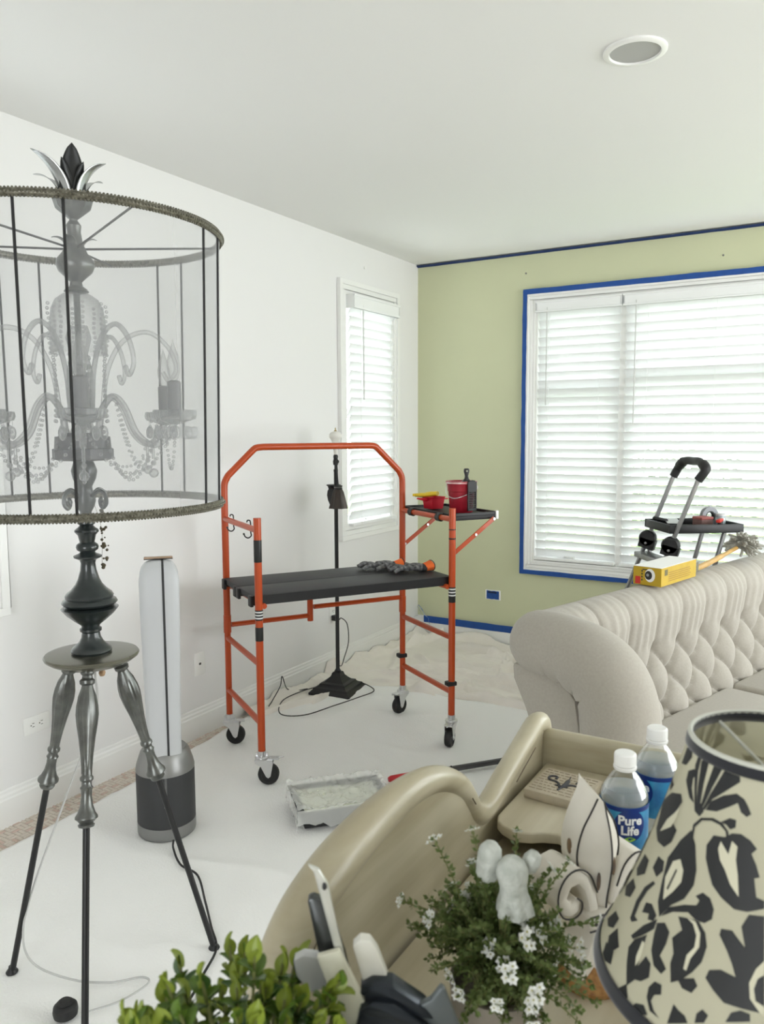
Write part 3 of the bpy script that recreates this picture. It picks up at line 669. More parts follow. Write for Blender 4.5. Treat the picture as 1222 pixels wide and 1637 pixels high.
# ---- work gloves
GREY = mat('glove_grey_knit', (.22, .22, .22), .9, col2=(.03, .03, .032), vscale=55, bump=.8, bscale=160, bdist=.003)
GDARK = mat('glove_dark_palm', (.03, .03, .032), .7, bump=.6, bscale=120)
GPALE = mat('glove_pale_patch', (.55, .55, .54), .7); GOR = mat('glove_orange_cuff', (.85, .16, .03), .8, bump=.5, bscale=400)
def glove(name, label, loc, rz, flip):
    r = thing(name, label, 'glove', tuple(loc), rz, 'work gloves on the scaffold deck')
    b = MB(); hz_ = .018
    b.tube(spline([(-.05, 0, hz_), (-.02, 0, hz_+.008), (.03, 0, hz_+.006), (.055, 0, hz_)], 5), [.020]*4+[.030]*4+[.034]*4+[.033]*4, 12, sy=.62)
    for k, (yy, L_) in enumerate(((-.030, .050), (-.010, .066), (.010, .070), (.029, .056))):
        z2 = .016+.007*((k*flip) % 3)
        b.tube(spline([(-.03, yy*.8, hz_), (-.055, yy, hz_+.010), (-.055-L_*.6, yy*1.1, z2+.008), (-.055-L_, yy*1.15, z2-.004)], 4), [.011]*5+[.0105]*5+[.009]*3, 8)
    b.tube(spline([(.015, flip*.020, hz_), (-.01, flip*.045, hz_+.004), (-.045, flip*.060, .012)], 4), [.013]*4+[.011]*5, 8)
    b.build('hand', GREY, r, smooth=60)
    b = MB(); b.ball((.012, flip*.014, .030), .022, 10, 6, (1.0, .7, .5)); b.build('knuckle_patch', GPALE, r)
    b = MB(); b.tube([(.045, 0, .020), (.068, 0, .019)], [.036, .037], 14, sy=.55); b.build('wrist_band', GDARK, r)
    b = MB(); pr = [(.066, .036), (.085, .040), (.105, .046)]
    st = len(b.v)
    b.tube([(p, 0, .020+.004*i) for i, (p, _) in enumerate(pr)], [q for _, q in pr], 16, sy=.55, caps=False); b.build('cuff', GOR, r)
    b = MB(); b.tube([(.105+.0*math.cos(a), .046*math.sin(a), .028+.046*.55*math.cos(a)) for a in [2*PI*i/20 for i in range(20)]], .0022, 6, closed=True); b.build('cuff_hem', GDARK, r)
g1 = SL(.852, .20, .8485); g2 = SL(.755, .335, .8485)
glove('work_glove', 'grey work glove with an orange cuff, nearest the deck edge', g1, SA+math.radians(-6), 1)
glove('work_glove', 'grey work glove lying behind the orange-cuffed one', g2, SA+math.radians(-14), -1)

# ================================================================== black floor lamp by the wall
BLK = mat('black_cast_iron', (.010, .010, .011), .42, bump=.2, bscale=120)
bl = thing('floor_lamp', 'slim black floor lamp with a tulip shade and white glass finial', 'floor lamp', (.235, -1.44, .010), math.radians(8))
def sq(b, levels):
    for (h0, z0), (h1, z1) in zip(levels, levels[1:]):
        b._add([(-h0, -h0, z0), (h0, -h0, z0), (h0, h0, z0), (-h0, h0, z0), (-h1, -h1, z1), (h1, -h1, z1), (h1, h1, z1), (-h1, h1, z1)], [(0, 1, 5, 4), (1, 2, 6, 5), (2, 3, 7, 6), (3, 0, 4, 7)])
    h, z = levels[-1]; b._add([(-h, -h, z), (h, -h, z), (h, h, z), (-h, h, z)], [(0, 1, 2, 3)])
    h, z = levels[0]; b._add([(-h, -h, z), (h, -h, z), (h, h, z), (-h, h, z)], [(3, 2, 1, 0)])
b = MB(); sq(b, [(.128, 0), (.130, .012), (.122, .020), (.112, .030), (.108, .038), (.092, .044), (.082, .052), (.080, .060), (.060, .066), (.045, .080), (.030, .098), (.026, .112), (.022, .118)]); b.build('base', BLK, bl, smooth=0)
for s_ in ((1, 1), (1, -1), (-1, 1), (-1, -1)):
    MB().ball((s_[0]*.118, s_[1]*.118, .008), .016, 8, 6, (1, 1, .5)).build('foot', BLK, bl)
MB().lathe([(.018, .118), (.020, .125), (.014, .132), (.0115, .14), (.0115, 1.30), (.013, 1.305), (.013, 1.312), (.008, 1.318), (.008, 1.34)], 16).build('pole', BLK, bl)
b = MB(); b.lathe([(.014, 1.34), (.016, 1.36), (.012, 1.375), (.014, 1.39), (.010, 1.40)], 14); b.tube(spline([(0, 0, 1.385), (.016, -.016, 1.375), (.022, -.03, 1.34), (.028, -.036, 1.27), (.034, -.040, 1.225)], 5), .0045, 7); b.ball((.018, -.014, 1.36), .011, 8, 6); b.build('swivel_arm', BLK, bl)
MB().lathe([(.0085, 1.40), (.011, 1.41), (.014, 1.44), (.019, 1.47), (.026, 1.485), (.034, 1.495), (.037, 1.506), (.034, 1.518), (.026, 1.526), (.016, 1.532), (0, 1.534)], 24).build('glass_finial', mat('frosted_white_glass', (.85, .84, .80), .35, transl=.3), bl)
MB().lathe([(.004, 1.530), (.009, 1.536), (.003, 1.542), (.003, 1.552), (0, 1.556)], 10).build('finial_tip', mat('aged_brass', (.45, .36, .18), .35, metal=1.), bl)
b = MB(); b.lathe([(.013, 1.085), (.020, 1.10), (.034, 1.135), (.040, 1.165), (.036, 1.19), (.030, 1.20), (.034, 1.215), (.044, 1.222), (.040, 1.226), (.012, 1.226)], 22, T(-.022, .014, 0), flutes=8, famp=.05); b.build('vase', BLK, bl)
TUL = mat('tulip_shade_bronze', (.06, .05, .045), .3, metal=.7)
tl = MB(); tl.lathe([(.010, 1.225), (.020, 1.218), (.022, 1.205), (.030, 1.19), (.040, 1.15), (.048, 1.115), (.054, 1.095), (.050, 1.096), (.036, 1.15), (.018, 1.195)], 40, T(.036, -.044, 0), flutes=8, famp=.09, fr=(1.09, 1.195), caps=False); tl = tl.build('shade', TUL, bl)
for k in range(3): MB().lathe([(.022, 0), (.026, .003), (.022, .006)], 20, T(.036, -.044, 1.203+k*.008), caps=False).build('bead_ring', ZINC if k == 1 else BLK, tl)
MB().ball((.036, -.044, 1.125), .022, 12, 8, (1, 1, 1.3)).build('bulb', mat('bulb_milky', (.85, .83, .75), .3), bl)
cpts = [(.115, -1.50, .03), (.09, -1.62, .032), (.10, -1.8, .034), (.22, -1.97, .034), (.34, -1.92, .034), (.40, -1.72, .036), (.44, -1.55, .036), (.46, -1.40, .036), (.36, -1.33, .04), (.28, -1.36, .06)]
cord = MB().tube(spline(cpts, 8), .0032, 6).build('power_cord', BLACKP, None); tag(cord, 'black cord looping over the drop cloth in front of the floor lamp', 'cord'); place(cord, (.3, -1.6, .03))
cp2 = [(.06, -1.16, .36), (.07, -1.15, .37), (.10, -1.13, .33), (.115, -1.14, .22), (.12, -1.20, .13), (.17, -1.30, .12), (.215, -1.39, .145)]
cd2 = MB().tube(spline(cp2, 8), .003, 6).tube(spline([(.10, -1.56, .035), (.06, -1.62, .035), (.055, -1.70, .07), (.05, -1.735, .15), (.055, -1.76, .10), (.06, -1.84, .04), (.10, -1.92, .04)], 8), .003, 6).box(.012, .05, -1.175, -1.145, .352, .385); cd2 = cd2.build('power_cord', BLACKP, None); tag(cd2, 'black cord running from the wall outlet down to the floor lamp', 'cord'); place(cd2, (.1, -1.3, .1))

# ================================================================== paint tray in plastic, extension pole
pt_ = thing('paint_tray', 'black paint tray wrapped in clear plastic on the white cloth', 'paint tray', (1.088, -2.695, .022), math.radians(47))
def trayfn(hx, hy, h, th):
    b = MB(); outer = [(-hx*.86, -hy*.86, 0), (hx*.86, -hy*.86, 0), (hx*.86, hy*.86, 0), (-hx*.86, hy*.86, 0)]; top = [(-hx, -hy, h), (hx, -hy, h), (hx, hy, h), (-hx, hy, h)]
    it = [(x*.94, y*.92, h) for x, y, _ in top]; ib = [(x*.80, y*.80, .012+(.045 if x < 0 else 0)) for x, y, _ in top]
    b._add(outer+top+it+ib, [(3, 2, 1, 0)]+[(i, (i+1) % 4, 4+(i+1) % 4, 4+i) for i in range(4)]+[(4+i, 4+(i+1) % 4, 8+(i+1) % 4, 8+i) for i in range(4)]+[(8+i, 8+(i+1) % 4, 12+(i+1) % 4, 12+i) for i in range(4)]+[(12, 13, 14, 15)]); return b
trayfn(.19, .128, .072, .004).build('tray', BLACKP, pt_, bevel=.003)
b = MB(); b.grid(lambda u, v: (-.168+.336*u, -.11+.22*v, .060-.008*u+.004*fbm(u*6, v*6)), 24, 16); b.build('paint_layer', mat('pale_sage_paint', (.72, .74, .62), .35), pt_, smooth=180)
b = MB()
def filmtop(u, v):
    x = -.195+.39*u; y = -.132+.264*v; e = min(u, 1-u, v, 1-v)
    w1 = abs(fbm(x*11+1, y*9, 3, 2)); w2 = abs(fbm(x*5+y*22, y*7-x*9, 6, 2))
    return (x, y, .082-.024*sm(0, .2, e)+.012*max(0, 1-w1*3)**2+.011*max(0, 1-w2*3.5)**2+.004*fbm(x*14, y*14, 2, 2))
b.grid(filmtop, 60, 44)
def filmside(a0, a1):
    def fn(u, v):
        x = a0[0]+(a1[0]-a0[0])*u; y = a0[1]+(a1[1]-a0[1])*u; k = 1+.03*fbm(u*9, v*3, a0[0]*9)+.012*v*math.sin(u*21)
        return (x*k, y*k, .086*(1-v)+v*(.020+.018*fbm(u*7, 3, a0[1]*5)+.012*math.sin(u*11)))
    return fn
cs = [(-.195, -.132), (.195, -.132), (.195, .132), (-.195, .132)]
for i in range(4): b.grid(filmside(cs[i], cs[(i+1) % 4]), 40, 6)
def film_mat():
    m = mat('plastic_film', (.92, .93, .90), .12, alpha=.40, spec=1.0); return m
b.build('plastic_wrap', film_mat(), pt_, smooth=180)
ep = thing('extension_pole', 'dark metal extension pole with a red grip lying on the cloth', 'pole', (1.135, -2.385, .03), 0)
pa, pb = Vector((0, 0, .010)), Vector((.75, .93, .010))
dr = (pb-pa).normalized()
MB().tube([pa+dr*.10, pb], .013, 10).build('tube', mat('dark_grey_metal', (.09, .09, .095), .35, metal=.6), ep)
MB().tube([pa, pa+dr*.012, pa+dr*.10], [.010, .0155, .0165], 12).build('grip', mat('red_grip', (.55, .02, .03), .4), ep)
MB().lathe([(0, -.008), (.004, -.008), (.004, .015), (0, .016)], 8, T(*(pa+dr*.30))).build('pin', BLACKP, ep)
# ================================================================== crystal tripod lamp
GUN = mat('gunmetal_dark', (.020, .026, .026), .30, metal=.0, coat=.5, var=.3, vscale=14)
PEW = mat('pewter_grey', (.17, .175, .165), .32, metal=.75, var=.35, vscale=30)
DARKWIRE = mat('shade_wire_dark', (.012, .012, .013), .5)
CRYS = crystal_mat('crystal_glass', (.34, .35, .355), .95)
GLASSA = crystal_mat('clear_glass_arm', (.30, .31, .315), .75)
LX, LY, LZ = 1.134, -3.90, .016
FWD = Vector((.781, -.624, 0)); RGT = Vector((.624, .781, 0))     # towards the viewer's side of the room, and across
lamp = thing('tripod_lamp', 'tall dark tripod floor lamp with a sheer drum shade over a crystal chandelier', 'floor lamp', (LX, LY, 0))
def pol(deg, r, z): a = math.radians(deg); d = FWD*math.cos(a)+RGT*math.sin(a); return Vector((d.x*r, d.y*r, z))
# table disc and turned column
MB().lathe([(0, .945), (.055, .945), (.085, .952), (.105, .962), (.116, .970), (.118, .975), (.115, .979), (.104, .981), (0, .981)], 48).build('table_disc', mat('disc_bronze', (.17, .165, .13), .25, metal=.7, var=.15, vscale=6), lamp)
col = [(0, .981), (.049, .981), (.051, .987), (.048, .994), (.040, 1.000), (.030, 1.010), (.024, 1.022), (.022, 1.034), (.027, 1.038), (.027, 1.044), (.022, 1.048), (.024, 1.054), (.040, 1.066), (.058, 1.082), (.068, 1.094), (.071, 1.098), (.066, 1.101), (.052, 1.103), (.064, 1.107), (.069, 1.113), (.066, 1.119), (.058, 1.124), (.060, 1.130), (.056, 1.137), (.044, 1.147), (.033, 1.160), (.026, 1.175), (.020, 1.196), (.018, 1.214), (.020, 1.222), (.034, 1.229), (.035, 1.233), (.022, 1.239), (.018, 1.243), (.026, 1.249), (.028, 1.256), (.026, 1.262), (.018, 1.268), (.020, 1.276), (.022, 1.286), (.030, 1.295), (.029, 1.300), (.022, 1.305), (.016, 1.311), (.022, 1.316), (.022, 1.322), (.016, 1.328), (.014, 1.345), (.022, 1.36), (.026, 1.375), (.020, 1.395), (.018, 1.41), (.028, 1.43), (.032, 1.45), (.026, 1.468), (.02, 1.48)]
MB().lathe(col, 36).build('turned_column', GUN, lamp)
MB().lathe([(0, 1.476), (.060, 1.476), (.071, 1.480), (.071, 1.505), (.066, 1.507), (.066, 1.536), (.050, 1.534), (.050, 1.545), (0, 1.545)], 28, flutes=14, famp=.03, fr=(1.479, 1.531)).build('hub', mat('hub_dark', (.10, .10, .105), .45, metal=.3), lamp)
for k in range(4):
    a = 45+90*k
    pts = [pol(a, .02, 1.385), pol(a, .045, 1.40), pol(a, .066, 1.392), pol(a, .070, 1.37), pol(a, .058, 1.358), pol(a, .050, 1.368), pol(a, .056, 1.378)]
    MB().tube(spline(pts, 5), .005, 6).build('scroll', GUN, lamp)
MB().tube([(0, 0, 1.54), (0, 0, 2.12)], .008, 8).build('rod', PEW, lamp)
b = MB(); b.lathe([(.030, 1.545), (.020, 1.57), (.026, 1.60), (.034, 1.64), (.030, 1.70), (.020, 1.74), (.030, 1.78), (.022, 1.81)], 20, flutes=10, famp=.06, fr=(1.55, 1.81), caps=False); b.build('glass_stem', GLASSA, lamp)
MB().lathe([(.068, 1.74), (.067, 1.78), (.066, 1.82), (.062, 1.85), (.052, 1.872), (.034, 1.885), (.018, 1.89)], 28, caps=False).build('glass_dome', GLASSA, lamp)
MB().lathe([(.018, 1.888), (.030, 1.892), (.026, 1.898), (.016, 1.905), (.014, 1.915), (.024, 1.925), (.040, 1.940), (.046, 1.955), (.044, 1.968), (.030, 1.985), (.020, 2.01), (.016, 2.035), (.018, 2.05), (.012, 2.06)], 24).build('vase_finial', PEW, lamp)
# leaves: lower collar and the crown above the shade
def leaf(name, deg, r0, z0, h, flare, wd, m, fold=.25, dz=0.):
    b = MB(); nu, nv = 14, 6
    def fn(u, v):
        t = u; prof = math.sin(PI*min(1, t*.80+.20))**.6
        if t > .98: prof = .02
        r = r0+flare*(t**2.4); z = z0+h*t-dz*(t**5)
        s_ = (v-.5)*2; w_ = wd*prof*s_
        p = pol(deg, r+fold*wd*(abs(s_)**1.5)*prof*-1+.0, z); a = math.radians(deg); tang = RGT*math.cos(a)-FWD*math.sin(a)
        return tuple(p+tang*w_)
    b.grid(fn, nu, nv); return b.build(name, m, lamp, smooth=60, solid=.0012)
LEAFD = mat('leaf_dark_metal', (.035, .036, .036), .35, metal=.6); LEAFS = mat('leaf_silver_metal', (.42, .43, .43), .25, metal=.9)
for k, (deg, h, fl, wd, m) in enumerate([(0, .150, .012, .030, LEAFD), (72, .135, .060, .032, LEAFS), (-72, .145, .075, .030, LEAFS), (130, .115, .085, .024, LEAFS), (-130, .115, .085, .024, LEAFS), (180, .13, .02, .02, LEAFD), (36, .11, .02, .016, LEAFD), (-36, .115, .02, .016, LEAFD)]):
    leaf('crown_leaf', deg+6, .022, 2.085, h, fl, wd, m, .3, .02*(fl > .05))
MB().lathe([(.010, 2.050), (.010, 2.065), (.022, 2.075), (.040, 2.09), (.046, 2.11), (.047, 2.115), (.040, 2.108), (.015, 2.08)], 20, flutes=8, famp=.08, fr=(2.07, 2.12), caps=False).build('crown_cup', PEW, lamp)
for deg in (80, -80, 160, -20): leaf('collar_leaf', deg, .018, 1.985, .050, .035, .013, PEW, .2, .018)
# shade
RT, RB, ZT, ZB = .350, .338, 2.028, 1.366
SHEER = sheer_mat('sheer_grey_organza', (.60, .61, .62), .27, .5)
b = MB(); n = 96
b.grid(lambda u, v: tuple(pol(360*u, RB+(RT-RB)*v, ZB+(ZT-ZB)*v)), n, 6); b.build('shade', SHEER, lamp, smooth=180)
def beaded(name, R, z, m):
    b = MB()
    b.tube([pol(360*i/96, R, z) for i in range(96)], .0088, 10, closed=True)
    rn = random.Random(3)
    for k in range(3):
        for i in range(290):
            a = 360*(i+.5*(k % 2))/290; ph = math.radians(-70+70*k)
            b.ball(pol(a, R+.0085*math.cos(ph), z+.0085*math.sin(ph)), .0034, 5, 3)
    return b.build(name, m, lamp, smooth=60)
BEAD = mat('beaded_trim', (.20, .19, .15), .35, metal=.45, col2=(.07, .065, .045), vscale=130)
beaded('top_trim', RT+.001, ZT+.002, BEAD); beaded('bottom_trim', RB+.001, ZB-.002, BEAD)
for deg in (-19, -3, 54, 70, 127, 141, 196, 214, 262, 282):
    MB().tube([pol(deg, RB+.001, ZB), pol(deg, RT+.001, ZT)], .0032, 6).build('shade_rib', DARKWIRE, lamp)
for deg in (20, 92, 164, 236, 308): MB().tube([pol(deg, .012, 1.995), pol(deg, RT-.002, ZT-.004)], .0028, 6).build('spider_arm', DARKWIRE, lamp)
MB().lathe([(.0, 1.990), (.016, 1.990), (.016, 2.000), (0, 2.0)], 16).build('spider_hub', PEW, lamp)
for R, z in ((RT-.002, ZT), (RB-.002, ZB)): MB().tube([pol(360*i/72, R, z) for i in range(72)], .003, 6, closed=True).build('shade_ring', DARKWIRE, lamp)
# chandelier arms, candles and crystals
CANDLE = mat('candle_sleeve_grey', (.16, .16, .165), .5); BULB = crystal_mat('bulb_glass', (.35, .35, .345), .7)
def beads(name, pts, r, step, m=CRYS, parent=lamp):
    b = MB(); P = [Vector(p) for p in pts]; d = 0
    acc = 0; last = P[0]; b.ball(P[0], r, 6, 4)
    for p in P[1:]:
        acc += (p-last).length; last = p
        if acc >= step: b.ball(p, r, 6, 4); acc = 0
    return b.build(name, m, parent, smooth=60)
def sag(p, q, s_, n=40): p = Vector(p); q = Vector(q); return [p.lerp(q, t/n)-Vector((0, 0, s_*(1-(2*t/n-1)**2))) for t in range(n+1)]
cups = []
for k in range(6):
    a = 90-30+60*k; rc = .248
    arm = MB().tube(spline([pol(a, .045, 1.545), pol(a, .055, 1.60), pol(a, .085, 1.635), pol(a, .115, 1.61), pol(a, .145, 1.545), pol(a, .185, 1.515), pol(a, .22, 1.53), pol(a, rc, 1.572)], 6), .0085, 8).build('chandelier_arm', GLASSA, lamp)
    cup = MB().lathe([(.010, 1.565), (.030, 1.572), (.048, 1.578), (.052, 1.588), (.050, 1.600), (.046, 1.598), (.042, 1.586), (.0, 1.580)], 26, T(*pol(a, rc, 0)), flutes=13, famp=.05, fr=(1.575, 1.61), caps=False).build('drip_cup', CRYS, lamp)
    MB().lathe([(0, 1.585), (.0165, 1.585), (.0165, 1.668), (.010, 1.672), (0, 1.672)], 16, T(*pol(a, rc, 0))).build('candle_sleeve', CANDLE, lamp)
    MB().lathe([(.008, 1.670), (.012, 1.680), (.0165, 1.700), (.0165, 1.715), (.010, 1.74), (.004, 1.758), (0, 1.772)], 14, T(*pol(a, rc, 0))).build('bulb', BULB, lamp)
    b = MB()
    for j in range(7):
        t = 2*PI*j/7; c = pol(a, rc, 0)+Vector((.046*math.cos(t), .046*math.sin(t), 1.545))
        b.ball(c, .009, 6, 6, (1, 1, 1.9)); b.tube([c+Vector((0, 0, .015)), c+Vector((0, 0, .033))], .0012, 4)
    b.build('crystal_drops', CRYS, cup, smooth=60)
    # upper hook of glass
    MB().tube(spline([pol(a+30, .05, 1.60), pol(a+30, .065, 1.70), pol(a+30, .105, 1.775), pol(a+30, .165, 1.800), pol(a+30, .215, 1.765), pol(a+30, .235, 1.71), pol(a+30, .215, 1.68), pol(a+30, .20, 1.70)], 6), .0062, 8).build('glass_hook', GLASSA, lamp)
    cups.append(a)
    beads('bead_chain', sag(pol(a, rc-.045, 1.575), pol(a, .055, 1.56), .14), .0048, .0105)
    beads('bead_chain', sag(pol(a, .095, 1.632), pol(a, rc-.03, 1.545), .13), .004, .0095)
    beads('bead_chain', sag(pol(a, rc, 1.56), pol(a+60, rc, 1.56), .11), .0045, .0105)
    beads('bead_chain', [pol(a, .070-.004*math.sin(PI*t/40), 1.74-.17*t/40+.0*t) for t in range(41)], .0048, .0105)
    MB().ball(pol(a, rc-.06, 1.445), .012, 8, 6).ball(pol(a, rc-.06, 1.47), .007, 6, 5).tube([pol(a, rc-.06, 1.48), pol(a, rc-.06, 1.52)], .004, 6).build('crystal_pendant', CRYS, lamp)
for k in range(8): beads('bead_chain', [pol(45*k+10, .068+.002*math.sin(t*.4), 1.86-.12*t/30) for t in range(31)], .0045, .010)
beads('crystal_column', [Vector((0.02*math.cos(t*.9), .02*math.sin(t*.9), 1.56+.18*t/60)) for t in range(61)], .008, .012)
# trailing bead strands below the shade
rn = random.Random(5); b = MB()
for i in range(34):
    t = rn.random(); p = pol(84, .032+.012*rn.random()+.012*t*(rn.random() > .6), 1.35-.15*t)+RGT*(.003*rn.uniform(-1, 1)); b.ball(p, rn.choice((.0022, .003, .004, .005)), 6, 4)
b.tube(spline([pol(80, .02, 1.37), pol(84, .036, 1.30), pol(84, .034, 1.21)], 6), .0006, 4)
b.build('bead_strand', mat('bead_dark_bronze', (.10, .085, .055), .35, metal=.5), lamp, kind='stuff')
# legs
feet = [Vector((.815-LX, -3.964-LY, LZ)), Vector((1.239-LX, -3.592-LY, LZ)), Vector((1.349-LX, -4.145-LY, LZ))]
for f in feet:
    d = Vector((f.x, f.y, 0)).normalized(); top = d*.070+Vector((0, 0, .950)); L_ = (f-top).length; M = along(top, f)
    s_ = L_
    prof = [(.010, -.01), (.016, -.006), (.017, .004), (.012, .010), (.013, .016), (.019, .022), (.018, .030), (.013, .034), (.015, .042), (.021, .060), (.0255, .085), (.0265, .105), (.024, .130), (.019, .165), (.0145, .205), (.0125, .235), (.0125, .250), (.016, .255), (.016, .261), (.012, .266), (.012, .274), (.0155, .279), (.013, .285), (.0125, .300), (.015, .320), (.021, .338), (.0265, .346), (.027, .351), (.021, .356), (.016, .362), (.020, .366), (.018, .371), (.010, .374)]
    lg = MB().lathe(prof, 32, M, flutes=11, famp=.055, fr=(.045, .245)).build('leg', PEW, lamp)
    MB().lathe([(.0085, .370), (.0085, s_-.012)], 12, M).build('leg_rod', BLACKM, lg)
    MB().lathe([(.016, 0), (.017, .003), (.014, .008), (.010, .012), (.0085, .020), (0, .022)], 16, T(f.x, f.y, f.z)).build('foot', BLACKM, lg)
MB().lathe([(0, .912), (.006, .914), (.009, .922), (.006, .93), (.010, .938), (.004, .946)], 12, T(.012, .02, 0)).build('wood_finial', mat('light_wood', (.42, .27, .15), .5), lamp)
# pale cord with a foot switch
cw = [(.06, .0, .94), (.03, .02, .80), (-.06, -.02, .62), (-.17, -.05, .40), (-.245, -.07, .22), (-.23, -.09, .10), (-.12, -.13, .026), (.02, -.145, .024), (.09, -.06, .024), (.10, -.14, .024), (.02, -.20, .026)]
cw = [(LX+x, LY+y, z) for x, y, z in cw]
cc = MB().tube(spline([(1.13, -3.89, .93), (1.10, -3.87, .80), (.985, -3.885, .55), (.895, -3.93, .30), (.87, -3.96, .155), (.90, -3.955, .07), (1.0, -3.91, .030), (1.10, -3.86, .026), (1.16, -3.80, .026), (1.195, -3.81, .026), (1.18, -3.90, .026), (1.13, -3.99, .03)], 8), .003, 6).build('lamp_cord', mat('cord_silver_grey', (.50, .50, .49), .35), None)
tag(cc, 'thin pale grey cord hanging from the crystal lamp down onto the cloth', 'cord'); place(cc, (1.1, -3.9, .03))
fs = thing('foot_switch', 'round black foot dimmer lying beside the front lamp leg', 'foot switch', (1.095, -4.00, .018))
MB().lathe([(0, 0), (.022, 0), (.030, .006), (.032, .018), (.030, .030), (.024, .036), (.018, .038), (.016, .035), (0, .036)], 28).build('body', BLACKP, fs)
MB().lathe([(.018, .036), (.021, .040), (.014, .046), (0, .047)], 20).build('dial', RUBBER, fs)

# ================================================================== air purifier
SIL = mat('purifier_silver', (.30, .30, .295), .42, metal=.85); PWH = mat('purifier_white', (.52, .53, .545), .38); FIL = mat('purifier_mesh', (.035, .036, .038), .55, bump=.5, bscale=800, bdist=.0008)
px, py = .588, -3.148
pu = thing('air_purifier', 'tall silver and white tower air purifier with a dark mesh base', 'air purifier', (px, py, .016), math.atan2(-5.24-py, 2.81-px))
MB().lathe([(0, 0), (.104, 0), (.108, .004), (.110, .012), (.110, .050), (0, .050)], 48).build('foot_ring', SIL, pu)
MB().lathe([(.109, .050), (.1095, .055), (.1095, .246), (.109, .252)], 48, caps=False).build('filter_mesh', FIL, pu)
MB().lathe([(.110, .250), (.110, .258), (.106, .275), (.098, .300), (.090, .322), (.080, .332), (0, .334)], 48).build('shoulder', SIL, pu)
# loop seen edge on: local x towards the viewer, y across
b = MB(); path = []; R_, zb, zt = .058, .325, 1.030
path = [(-R_, zb)]+[(-R_, zb+(zt-R_-zb)*t/8) for t in range(1, 9)]
path += [(R_*math.cos(PI-PI*t/16), zt-R_+R_*math.sin(PI*t/16)) for t in range(1, 16)]
path += [(R_, zt-R_-(zt-R_-zb)*t/8) for t in range(0, 9)]
hw, th = .083, .026
cs_ = []
for i in range(24):
    a = 2*PI*i/24; c, s_ = math.cos(a), math.sin(a); cs_.append((hw*abs(c)**.72*(1 if c >= 0 else -1), th*abs(s_)**.7*(1 if s_ >= 0 else -1)))
vs = []; m = len(cs_)
for i, (x, z) in enumerate(path):
    p = path[max(0, i-1)]; q = path[min(len(path)-1, i+1)]; tx, tz = q[0]-p[0], q[1]-p[1]; l_ = math.hypot(tx, tz); nx, nz = -tz/l_, tx/l_
    taper = (.75+.12*sm(.33, 1.0, z))*(1-.24*(max(0, z-(zt-.055))/.055)**3)
    for (w_, t_) in cs_: vs.append((x+nx*t_, w_*taper*(1+.0), z+nz*t_))
b._add(vs, [(i*m+k, i*m+(k+1) % m, (i+1)*m+(k+1) % m, (i+1)*m+k) for i in range(len(path)-1) for k in range(m)]); b.build('loop', PWH, pu, smooth=60)
b = MB(); vs = []
for x, z in path:
    i = path.index((x, z)); p = path[max(0, i-1)]; q = path[min(len(path)-1, i+1)]; tx, tz = q[0]-p[0], q[1]-p[1]; l_ = math.hypot(tx, tz); nx, nz = -tz/l_, tx/l_
    for w_ in (.010, .018): vs += [(x+nx*(th+.001), w_, z+nz*(th+.001)), (x-nx*0, w_, z-nz*0)]
vs2 = []; fs_ = []
for i in range(len(path)): vs2 += [vs[i*4], vs[i*4+2]]
b._add(vs2, [(2*i, 2*i+1, 2*i+3, 2*i+2) for i in range(len(path)-1)]); b.build('air_slit', mat('slit_dark', (.03, .03, .032), .5), pu, smooth=0)
MB().box(.1085, .1105, -.004, .004, .15, .25).build('seam', mat('seam_grey', (.12, .12, .12), .5), pu, smooth=0)
MB().box(.1088, .113, -.008, .008, .135, .155).build('release_button', SIL, pu, bevel=.002)
rm = thing('remote_control', 'slim tan remote resting on top of the air purifier', 'remote', (px, py, .016+1.0585), math.atan2(-5.24-py, 2.81-px)+math.radians(90))
MB().box(-.052, .052, -.012, .012, 0, .008).build('body', mat('tan_satin', (.36, .25, .17), .35, metal=.4), rm, bevel=.003)
MB().box(-.052, .052, -.0125, .0125, -.001, .002).build('underside', BLACKP, rm, smooth=0)
pcord = MB().tube(spline([(.70, -3.225, .035), (.735, -3.26, .03), (.83, -3.32, .026), (.93, -3.34, .026), (1.06, -3.44, .026), (1.17, -3.53, .026), (1.255, -3.60, .026), (1.30, -3.70, .026), (1.34, -3.80, .026), (1.36, -3.92, .026), (1.38, -4.2, .026)], 8), .0038, 6).build('power_cord', BLACKP, None)
tag(pcord, 'dark cord trailing from the air purifier across the white cloth', 'cord'); place(pcord, (1.0, -3.4, .03))
# ================================================================== tufted sofa
LINEN = mat('beige_linen', (.385, .358, .312), .9, bump=.45, bscale=420, bdist=.0012, var=.07, vscale=120, sheen=.15)
SO = Vector((1.901, -2.666, 0)); SANG = math.atan2(.959, .285)      # local x along the sofa, local y away from the seat
sofa = thing('sofa', 'beige linen sofa with a deep button tufted back and rolled arm', 'sofa', tuple(SO), SANG)
